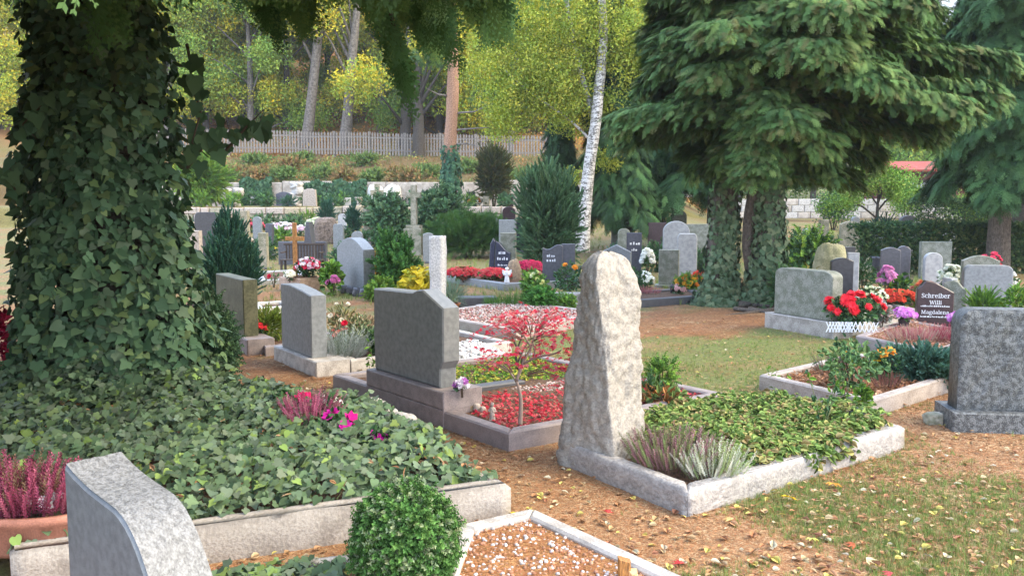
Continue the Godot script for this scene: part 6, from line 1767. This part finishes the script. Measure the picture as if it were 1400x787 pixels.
	for i in 3: part(be, "seat_board", block(1.25, 0.03, 0.13, 0.006), M.wood_dark, Vector3(0, 0.4, -0.12 + i * 0.14))
	for sx in [-0.58, 0.58]:
		for z in [-0.18, 0.2]: part(be, "leg", block(0.06, 0.4, 0.06, 0.006), M.wood_dark, Vector3(sx, 0, z))
		part(be, "armrest", block(0.06, 0.04, 0.46, 0.006), M.wood_dark, Vector3(sx, 0.62, 0))
	# low kerbs and slabs
	a = ground_at(338, 13.3); b = ground_at(350, 12.6); c = ground_at(400, 12.9); d = a + (c - b)
	grave("small grave with white kerb behind the grey headstone", [a, b, c, d], 0.1, 0.12, M.white_rough, M.soil, 0.07)
	a = ground_at(345, 19.8); b = ground_at(352, 17.4); c = ground_at(420, 18.2); d = a + (c - b)
	grave("low grey slab framed grave left of the wooden cross".replace("left of", "near"), [a, b, c, d], 0.14, 0.1, M.grey_light, M.soil, 0.06)
	flowers("rose_bush", "single red rose bloom near the wooden cross planter", ground_at(372, 17.0), Vector3(0.1, 0.16, 0.1), 20, L.leaf, 0.07, GREEN, 2, L.rose, 0.06, [lin(0.55, 0.02, 0.06)])
	flowers("flowering_plant", "long yellow flowering strip before the terrace", ground_at(355, 27), Vector3(0.5, 0.12, 0.2), 200, L.leaf, 0.1, LIME, 60, L.mum, 0.05, [lin(0.7, 0.6, 0.04)])
	# --- stones around the foot of the conifers
	a = ground_at(850, 15.0); b = ground_at(872, 13.6); c = ground_at(975, 14.4); d = a + (c - b)
	grave("dark granite kerbed grave behind the standing stone", [a, b, c, d], 0.14, 0.12, M.kerb_dark, M.soil, 0.08)
	heather("pink heather on the dark kerbed grave", ground_at(888, 14.8, 0.08), 0.16, 0.12, 0.17, 110, [lin(0.4, 0.14, 0.16), lin(0.45, 0.2, 0.2)])
	flowers("flowering_plant", "pale pink roses beside a lantern on dark kerb", ground_at(930, 14.8, 0.08), Vector3(0.12, 0.08, 0.1), 50, L.leaf_round, 0.06, GREEN, 16, L.rose, 0.04, [lin(0.6, 0.35, 0.35)])
	var lt := thing("grave_lantern", "small black grave lantern on the dark kerbed grave", "lantern", ground_at(921, 14.9, 0.08))
	part(lt, "body", block(0.06, 0.13, 0.06, 0.006), M.dark)
	part(lt, "cap", lathe([[0.05, 0.13], [0.02, 0.17], [0.008, 0.19]], 8), M.dark)
	stone_at("low greenish grey headstone before two pale ones", 902, 341, 930, 17.0, -14, 0.18, "flat", M.green_grey, 0.08)
	stone_at("pale grey headstone with ragged rounded top", 927, 319, 954, 18.6, -10, 0.2, "shoulder", M.grey_light)
	stone_at("taller grey headstone with broad arched top behind pair", 907, 302, 943, 20.5, -8, 0.22, "round", M.grey_light)
	stone_at("brown dark square headstone before the coped wall", 886, 304, 911, 25, -4, 0.2, "flat", M.red_dark)
	stone_at("dark greenish round topped headstone near coped wall", 917, 287, 939, 29, -4, 0.22, "round", M.green_grey)
	stone_at("wide dark slab behind the pale ragged headstone", 938, 306, 969, 25, -4, 0.2, "flat", M.green_grey)
	bush("box_ball", "dark clipped ball shrub above the brown square headstone", ground_at(911, 26.5, 0.6), Vector3(0.18, 0.3, 0.18), 220, L.box, 0.12, [lin(0.03, 0.05, 0.02)], 0.2)
	bush("shrub", "dense green box hedge piece beside the pale ragged stone", ground_at(957, 19.5), Vector3(0.28, 0.3, 0.25), 300, L.box, 0.13, GREEN, 0.2)
	bush("shrub", "dense green box cushion beside the broad arched headstone", ground_at(901, 21), Vector3(0.25, 0.38, 0.25), 260, L.box, 0.13, GREEN, 0.2)
	flowers("flowering_plant", "yellow orange flowers with lime leaves by ivy trunk", ground_at(943, 15.6), Vector3(0.24, 0.17, 0.2), 260, L.box, 0.12, LIME, 26, L.mum, 0.05, [lin(0.75, 0.45, 0.04), lin(0.7, 0.25, 0.05)])
	flowers("flowering_plant", "dark red flowers behind the yellow orange ones", ground_at(966, 18), Vector3(0.3, 0.12, 0.2), 90, L.leaf, 0.08, GREEN, 60, L.begonia, 0.05, [lin(0.42, 0.04, 0.02)])
	var s18 := stone_at("low wide grey polished headstone behind the standing stone", 822, 334, 864, 16.5, -12, 0.16, "point", M.grey_polish)
	stone_at("black low headstone in front of grey polished one", 826, 346, 852, 15.2, -12, 0.12, "arch", M.dark)
	var s19 := stone_at("dark headstone with two rows of white letters", 857, 318, 878, 20, -4, 0.14, "flat", M.blue_dark)
	writing(s19, [[0.2, 0.0, 0.72, 0.07], [0.12, 0.0, 0.58, 0.06]], M.letter, 0.072)
	stone_at("green grey stone under the dark drooping conifer", 845, 312, 862, 23, -4, 0.16, "round", M.green_grey)
	flowers("flowering_plant", "white chrysanthemum mound beside the lettered dark stone", ground_at(886, 19), Vector3(0.14, 0.32, 0.14), 90, L.leaf, 0.08, GREEN, 50, L.mum, 0.06, [lin(0.8, 0.8, 0.78)])
	flowers("flowering_plant", "pink flowers before the lettered dark stone", ground_at(846, 18.5), Vector3(0.24, 0.34, 0.14), 80, L.leaf, 0.08, GREEN, 40, L.begonia, 0.05, [lin(0.6, 0.25, 0.4), lin(0.4, 0.1, 0.2)])
	flowers("flowering_plant", "white and green bedding plant behind the standing stone", ground_at(880, 16.2), Vector3(0.2, 0.18, 0.2), 160, L.leaf, 0.08, GREEN, 24, L.begonia, 0.05, [lin(0.7, 0.72, 0.66)])
	bush("shrub", "dark green shrub by the standing stone shoulder", ground_at(868, 15.3), Vector3(0.14, 0.24, 0.14), 160, L.box, 0.1, GREEN, 0.3)
	var fr := thing("boulder", "flat grey fieldstone beside the white chrysanthemums", "stone", ground_at(883, 17.6))
	part(fr, "stone", rock(0.4, 0.2, 0.25, 0.2, 31.0, 12), M.grey_light)

func far_graves():
	var g := ground_at(566, 26.5, -0.03)
	cross("tall weathered stone cross on a pedestal", g, -0.15, 1.2, 0.42, 0.17, 0.16, M.sandstone, at(566, 312, 26.5).y - g.y, 0.55, "grave_cross")
	cross("weathered stone cross on a square block in the back", ground_at(516, 33.5, -0.03), 0.1, 1.35, 0.5, 0.2, 0.18, M.sandstone, 0.3, 0.5)
	stone_at("square pale stele beside the weathered back cross", 496, 285, 513, 29, 0, 0.3, "flat", M.sandstone, 0.3)
	cross("small white cross before the pale boulders", ground_at(316, 39), 0.0, 0.72, 0.45, 0.09, 0.07, M.white)
	stone_at("dark blue headstone with white plaque at retaining wall", 378, 262, 399, 39.5, 0, 0.18, "arch", M.blue_dark, 0.1)
	stone_at("pinkish rough headstone before the ivy curtain", 414, 258, 434, 39, 0, 0.25, "ragged", M.pink_stone)
	stone_at("small dark photo headstone beside brownish thuja", 638, 262, 650, 39.5, 0, 0.15, "flat", M.dark)
	stone_at("small dark square headstone at the pale wall", 690, 265, 702, 39.5, 0, 0.15, "arch", M.red_dark)
	figurine("white angel statue on the upper terrace", ground_at(528, 37.5), 0.72, M.white, true)
	var ur := thing("urn", "pale pink urn on the upper terrace", "urn", ground_at(491, 38.6))
	part(ur, "urn", lathe([[0.14, 0], [0.12, 0.08], [0.09, 0.12], [0.15, 0.28], [0.16, 0.36], [0.2, 0.4], [0.18, 0.42], [0.12, 0.4]], 14), M.pink_stone)
	for e in [[404, 4, "pile"], [309, 3, ""], [322, 3, ""]]:
		var pl := thing("rock_pillar", "white stacked boulders beside the dark blue headstone" if e[2] else ("white boulders behind the small white cross" if e[0] == 309 else "white boulders next to the lime green shrub"), "rocks", ground_at(e[0], 40.4))
		for i in e[1]: part(pl, "boulder", rock(R(0.35, 0.75), R(0.28, 0.4), R(0.4, 0.5), 0.3, i * 7.0 + e[0], 10, 3.0), M.white_stone, Vector3(R(-.14, .14), i * 0.27, R(-.05, .05)), Vector3(R(-.1, .1), R(0, 3), R(-.12, .12)))
	for e in [[537, 252], [514, 246]]:
		var w := thing("boulder", "white boulder on the retaining wall edge by angel", "stone", ground_at(e[0], 40.6), 0, "white wall boulders")
		part(w, "stone", rock(0.8, 1.05, 0.4, 0.2, e[0], 12, 1.0), M.white_stone)
	# lower back rows
	var st := thing("tree_stump", "rough brown stump shaped gravestone", "gravestone", ground_at(445, 29), 0.2)
	part(st, "stone", rock(0.72, 0.85, 0.5, 0.14, 44.0, 18, 2.5), material(lin(0.25, 0.2, 0.17), 0.95, "bark", 0.8, 1.0))
	stone_at("dark grey pyramid shaped gravestone", 411, 303, 434, 23, -4, 0.35, "pyramid", M.dark_grey)
	stone_at("wide low purple grey slab behind the bench", 380, 330, 446, 23.5, -4, 0.18, "flat", M.dark_grey)
	stone_at("beige framed stele behind the blue green thujas", 326, 288, 341, 21, 0, 0.2, "flat", M.sandstone)
	stone_at("pale pinkish post stone close to the ivy trunk", 258, 315, 275, 19, 0, 0.2, "flat", M.pink_stone, 0.15)
	stone_at("dark stone behind the slim thuja column", 266, 290, 300, 24, 0, 0.18, "shoulder", M.dark)
	stone_at("grey slim stone below the mossy dark headstone".replace("below", "behind"), 333, 325, 346, 17, 0, 0.2, "round", M.pink_stone)
	stone_at("small grey slab beside the tall grey arched headstone", 492, 330, 507, 16.8, -38, 0.2, "flat", M.dark_grey)
	stone_at("small rounded grey stone before the square stele", 480, 316, 496, 26, 0, 0.2, "round", M.grey)
	stone_at("light grey headstone in the middle back row", 655, 291, 668, 31, -4, 0.2, "slant", M.grey_light)
	stone_at("dark low sloping stone beside light grey one", 626, 303, 660, 30, -4, 0.2, "arch", M.dark_grey)
	stone_at("blurred grey green headstone behind the dark inscribed one".replace("blurred ", ""), 684, 318, 706, 21, -4, 0.2, "flat", M.green_grey)
	stone_at("grey headstone behind the pine shrub edge", 682, 300, 706, 25, -4, 0.2, "flat", M.grey)
	stone_at("dark brown round topped headstone in the back row", 687, 282, 705, 30, -4, 0.2, "round", M.red_dark)
	stone_at("slim beige post between the rhododendron and pine", 604, 303, 613, 27, 0, 0.15, "flat", M.sandstone)
	stone_at("pale small headstone among the rhododendron leaves", 630, 308, 642, 28, 0, 0.15, "arch", M.grey_light)
	# further small stones that crowd the lower terrace
	var more := [
		[285, 300, 299, 27, "flat", "grey_light", "pale slab among thujas near the ivy trunk"], [345, 296, 358, 29, "round", "grey", "small round grey stone near the terrace foot"], [362, 305, 374, 26, "arch", "dark_grey", "dark arched stone in front of the terrace"], [352, 318, 366, 22, "flat", "sandstone", "low beige block behind the grey slab grave"],
		[438, 300, 449, 32, "flat", "sandstone", "beige stone behind the stump shaped stone"], [462, 292, 474, 33, "round", "grey_light", "light round stone between two thuja cones"], [455, 306, 470, 26.5, "shoulder", "grey", "grey stone with shoulders beside the stump stone"], [533, 292, 545, 33, "flat", "grey_light", "pale stone half behind rhododendron leaves"],
		[578, 318, 592, 24, "arch", "grey", "grey arched stone beside the cross pedestal"], [615, 290, 627, 33.5, "flat", "sandstone", "beige stone at the pine foot"], [646, 300, 656, 29, "round", "dark_grey", "small dark round stone in the middle back row"], [668, 296, 680, 30, "shoulder", "grey", "grey stone beside the light grey back headstone"],
		[706, 300, 722, 27, "arch", "dark", "black arched stone at the pine shrub edge"], [716, 285, 728, 33, "flat", "grey_light", "pale stone above the black arched one"], [540, 268, 549, 38, "arch", "dark_grey", "small dark stone beside the angel statue"], [452, 268, 463, 38.5, "round", "pink_stone", "small pinkish stone before the broad ivy curtain"],
		[470, 270, 480, 38.5, "flat", "white_stone", "small white stone before the broad ivy curtain"], [342, 268, 352, 38.5, "flat", "white_stone", "white low stone at the ivy curtain foot"], [660, 268, 670, 38, "flat", "sandstone", "small beige stone on the upper terrace"], [836, 300, 850, 27, "shoulder", "grey", "grey stone under the drooping conifer"],
		[984, 318, 996, 22, "flat", "grey", "grey stone glimpsed behind the ivy wrapped trunks"], [1098, 312, 1112, 25, "arch", "grey_light", "light arched stone under the bright conifer"], [1120, 300, 1134, 29, "flat", "sandstone", "beige stone behind the tall yellowish boulder"], [1164, 296, 1176, 31, "round", "grey", "grey round stone before the pale block wall"], [1218, 318, 1230, 22.5, "round", "dark_grey", "dark round stone in front of the clipped hedge end"]]
	for e in more: stone_at(e[6], e[0], e[1], e[2], e[3], R(-14, 6), 0.16, e[4], M[e[5]], 0.06, M.kerb_dark)
	for e in [[275, 36.8], [320, 37], [365, 36.7], [395, 37.2], [455, 36.8], [505, 37], [580, 37.3], [640, 36.9], [690, 36.7], [340, 35.2], [420, 35], [480, 35.2], [520, 34.8], [625, 35], [250, 33], [310, 29], [300, 31], [330, 33], [380, 28.5], [400, 34], [470, 28], [540, 30.5], [590, 33.5], [620, 28], [655, 33], [690, 33], [720, 30], [850, 24.5], [880, 23], [1105, 22], [1160, 28], [1185, 26]]:
		bush("grave_shrub", "small evergreen cushion between the back row stones", ground_at(e[0], e[1]), Vector3(R(0.25, 0.5), R(0.16, 0.34), R(0.25, 0.4)), 130, [L.box, L.cypress][rng.randi() % 2], 0.2, [GREEN, LIME, GREEN, [lin(0.05, 0.13, 0.09), lin(0.08, 0.17, 0.1)]][rng.randi() % 4], 0.4, 2.0, 0.5, 0.0, 0, "shrub", "cushions between the back rows")
	for e in [[270, 42.2], [310, 42.4], [350, 42.2], [390, 42.3], [470, 42.3], [510, 42.4], [560, 42.2], [690, 42.3], [415, 47], [500, 46.5], [350, 47], [290, 43.5], [330, 44], [365, 43], [400, 45], [440, 43.2], [545, 43], [585, 44], [720, 43.5], [640, 45], [245, 46]]:
		bush("bank_shrub", "low scrubby bush on the bank below the fence", ground_at(e[0], e[1]), Vector3(R(0.5, 1.1), R(0.2, 0.4), R(0.4, 0.6)), 200, L.box, 0.26, [[lin(0.12, 0.2, 0.06), lin(0.17, 0.25, 0.07)], [lin(0.3, 0.19, 0.08), lin(0.2, 0.2, 0.07)]][rng.randi() % 2], 0.5, 2.0, 0.5, 0.0, 0, "shrub", "scrub on the bank")
	var wf := [lin(0.75, 0.72, 0.78), lin(0.7, 0.5, 0.6)]
	for e in [[386, 31, 0.5, wf, "white and lilac flowers at the terrace edge"], [412, 30, 0.4, wf, "white flowers beside the dark pyramid stone"], [345, 32, 0.4, [lin(0.5, 0.08, 0.12)], "dull red flowers at the terrace edge"], [268, 27, 0.4, [lin(0.6, 0.2, 0.18), lin(0.8, 0.8, 0.8)], "red and white flowers by the ivy trunk"], [672, 29, 0.35, [lin(0.6, 0.5, 0.7), lin(0.75, 0.75, 0.75)], "lilac flowers beside the light grey back headstone"], [590, 31, 0.5, [lin(0.6, 0.58, 0.2)], "pale yellow flowers below the rhododendron"], [645, 38.5, 0.5, [lin(0.5, 0.2, 0.06), lin(0.7, 0.7, 0.6)], "orange flowers at the small photo headstone"], [432, 33, 0.4, [lin(0.65, 0.7, 0.5)], "pale green white blooms near the stump stone"]]:
		flowers("flowering_plant", e[4], ground_at(e[0], e[1]), Vector3(e[2], 0.22, 0.25), 120, L.leaf, 0.13, GREEN, 46, L.mum, 0.085, e[3])
	for e in [[360, 33, 0.7, "low conifer cushion at the terrace foot"], [425, 39.3, 0.5, "small green plant below the pinkish headstone"], [467, 38.6, 0.45, "lime green small shrub before the broad ivy curtain"], [350, 38.5, 0.6, "green plants at the ivy curtain foot"], [660, 34.5, 0.8, "green cushion plants on the terrace by the pine"], [560, 35.2, 0.8, "green plants on the terrace behind the stone cross"], [500, 27, 0.5, "green shrub beside the stone cross pedestal"], [705, 28, 0.5, "dark shrub beside the pine shrub"], [358, 25, 0.5, "grassy cushion beside the bench"], [470, 22, 0.35, "dark shrub behind the bench end"]]:
		bush("shrub", e[3], ground_at(e[0], e[1]), Vector3(e[2], 0.28, 0.3), 170, L.box, 0.2, LIME + GREEN if int(e[0]) % 2 else GREEN, 0.4)
	# dry grass and brown growth on the bank below the fence
	var s := Sc.new()
	for i in 5200:
		var d := R(41.7, 49.3)
		var p := ground_at(R(180, 800), d)
		s.add(Transform3D(Basis(Vector3.UP, R(0, 6)) * Vector3(1, 1, 1).x * 1.0, p).scaled_local(Vector3.ONE * R(0.06, 0.2)), rng.randi() % 5)
	scatter(self, "dry_grass", L.tuft, s, [lin(0.22, 0.15, 0.07), lin(0.2, 0.12, 0.06), lin(0.13, 0.17, 0.06), lin(0.26, 0.2, 0.09), lin(0.1, 0.15, 0.05)], 0.9)
	tag(last_mass, "dry brown grass on the bank below the paling fence", "grass", "", "stuff")
	s = Sc.new()
	for i in 900:
		var px := R(225, 480) if rng.randf() < 0.75 else R(480, 760)
		var p := ground_at(px, R(41.8, 48.5), R(0.0, 0.18))
		if nz.get_noise_2d(p.x * 9, p.z * 9) < -0.05: continue
		s.add(frame(p, rand_dir(), Vector3.UP, R(0.4, 0.9)), rng.randi() % 5)
	scatter(self, "undergrowth", L.cluster, s, [lin(0.12, 0.2, 0.06), lin(0.16, 0.24, 0.07), lin(0.28, 0.28, 0.08), lin(0.36, 0.2, 0.07), lin(0.1, 0.16, 0.05)], 0.8)
	tag(last_mass, "green and brown undergrowth on the bank above the wall", "undergrowth", "", "stuff")
	s = Sc.new()
	for i in 9000:
		var d := R(50, 100)
		var p := ground_at(R(100, 1000), d, R(0.02, 0.25))
		s.add(frame(p, rand_dir(), Vector3.UP + rand_dir() * 0.4, R(0.5, 1.3)), rng.randi() % 4)
	scatter(self, "fallen_leaves", L.cluster, s, [lin(0.42, 0.2, 0.06), lin(0.36, 0.16, 0.05), lin(0.5, 0.3, 0.07), lin(0.3, 0.22, 0.06)], 0.9)
	tag(last_mass, "russet fallen leaves covering the wooded hillside", "leaves", "", "stuff")

func open_ground(p: Vector3) -> bool:
	for k in keep_out:
		if Geometry2D.is_point_in_polygon(v2(p), k): return false
	return true

func ground_cover():
	var grass := Sc.new()
	var lit := Sc.new()
	var lf := Sc.new()
	for i in 60000:
		var p := gp(R(250, 1420), 300 + 500 * pow(rng.randf(), 0.75))
		if p.z < -16 or p.z > -3.2 or not open_ground(p): continue
		var g := grassy(p.x, p.z)
		if rng.randf() < ss(-0.12, 0.35, g) * 0.9:
			grass.add(Transform3D(Basis(Vector3.UP, R(0, 6)) * R(0.016, 0.042), p), rng.randi() % 5)
		elif lit.t.size() < 9000:
			lit.add(Transform3D(Basis(Vector3.UP, R(0, 6)) * R(0.08, 0.16), p + Vector3(0, 0.008, 0)), rng.randi() % 5)
	for i in 3000:
		var p := gp(R(250, 1420), 300 + 500 * pow(rng.randf(), 0.7))
		if p.z < -17 or p.z > -3.2 or not open_ground(p): continue
		lf.add(frame(p + Vector3(0, R(0.015, 0.03), 0), Vector3(R(-1, 1), R(-0.15, 0.2), R(-1, 1)), Vector3(R(-.4, .4), 1, R(-.4, .4)), R(0.018, 0.05)), rng.randi() % 7)
	for i in 9000:
		var p := ground_at(R(230, 1400), R(14, 36))
		if not open_ground(p) or grassy(p.x, p.z) < -0.25: continue
		grass.add(Transform3D(Basis(Vector3.UP, R(0, 6)) * R(0.05, 0.13), p), rng.randi() % 5)
	scatter(self, "grass", L.tuft, grass, [lin(0.17, 0.27, 0.065), lin(0.22, 0.3, 0.08), lin(0.31, 0.3, 0.11), lin(0.15, 0.22, 0.06), lin(0.36, 0.31, 0.15)], 0.8)
	tag(last_mass, "thin patchy grass between the graves", "grass", "", "stuff")
	scatter(self, "fallen_needles", L.litter, lit, [lin(0.36, 0.18, 0.085), lin(0.31, 0.14, 0.065), lin(0.38, 0.23, 0.12), lin(0.22, 0.115, 0.06), lin(0.42, 0.28, 0.16)], 0.95, 0, 0.0)
	tag(last_mass, "brown fallen needles strewn over the path", "needles", "", "stuff")
	scatter(self, "fallen_leaves", L.leaf_round, lf, [lin(0.45, 0.29, 0.15), lin(0.5, 0.38, 0.22), lin(0.4, 0.2, 0.1), lin(0.58, 0.48, 0.14), lin(0.35, 0.17, 0.1), lin(0.55, 0.48, 0.34), lin(0.42, 0.24, 0.13)], 0.8, 0, 0.2)
	tag(last_mass, "scattered tan and yellow fallen leaves on the path", "leaves", "", "stuff")
	# a few large bright leaves
	for e in [[1080, 679, lin(0.8, 0.5, 0.02), "bright yellow maple leaf fallen beside the hewn kerb"], [1140, 660, lin(0.6, 0.28, 0.05), "orange fallen leaf below the hewn kerb gap"], [830, 700, lin(0.45, 0.05, 0.05), ""], [930, 770, lin(0.5, 0.06, 0.06), ""], [1170, 745, lin(0.45, 0.12, 0.06), ""], [1185, 765, lin(0.7, 0.6, 0.35), ""], [1110, 735, lin(0.62, 0.6, 0.15), ""], [1220, 785, lin(0.5, 0.08, 0.1), ""], [1000, 710, lin(0.65, 0.45, 0.2), ""], [705, 703, lin(0.7, 0.55, 0.05), ""]]:
		var o := part(self, "fallen_leaf", L.maple, leafy(e[2], 0.6, 0.3))
		o.transform = frame(gp(e[0], e[1], 0.03), Vector3(R(-1, 1), 0.1, R(-1, 1)), Vector3(0.1, 1, 0.2), 0.075 if e[3] else 0.05)
		tag(o, e[3] if e[3] else "single large fallen leaf on the needle strewn path", "leaf", "" if e[3] else "large leaves on the path")
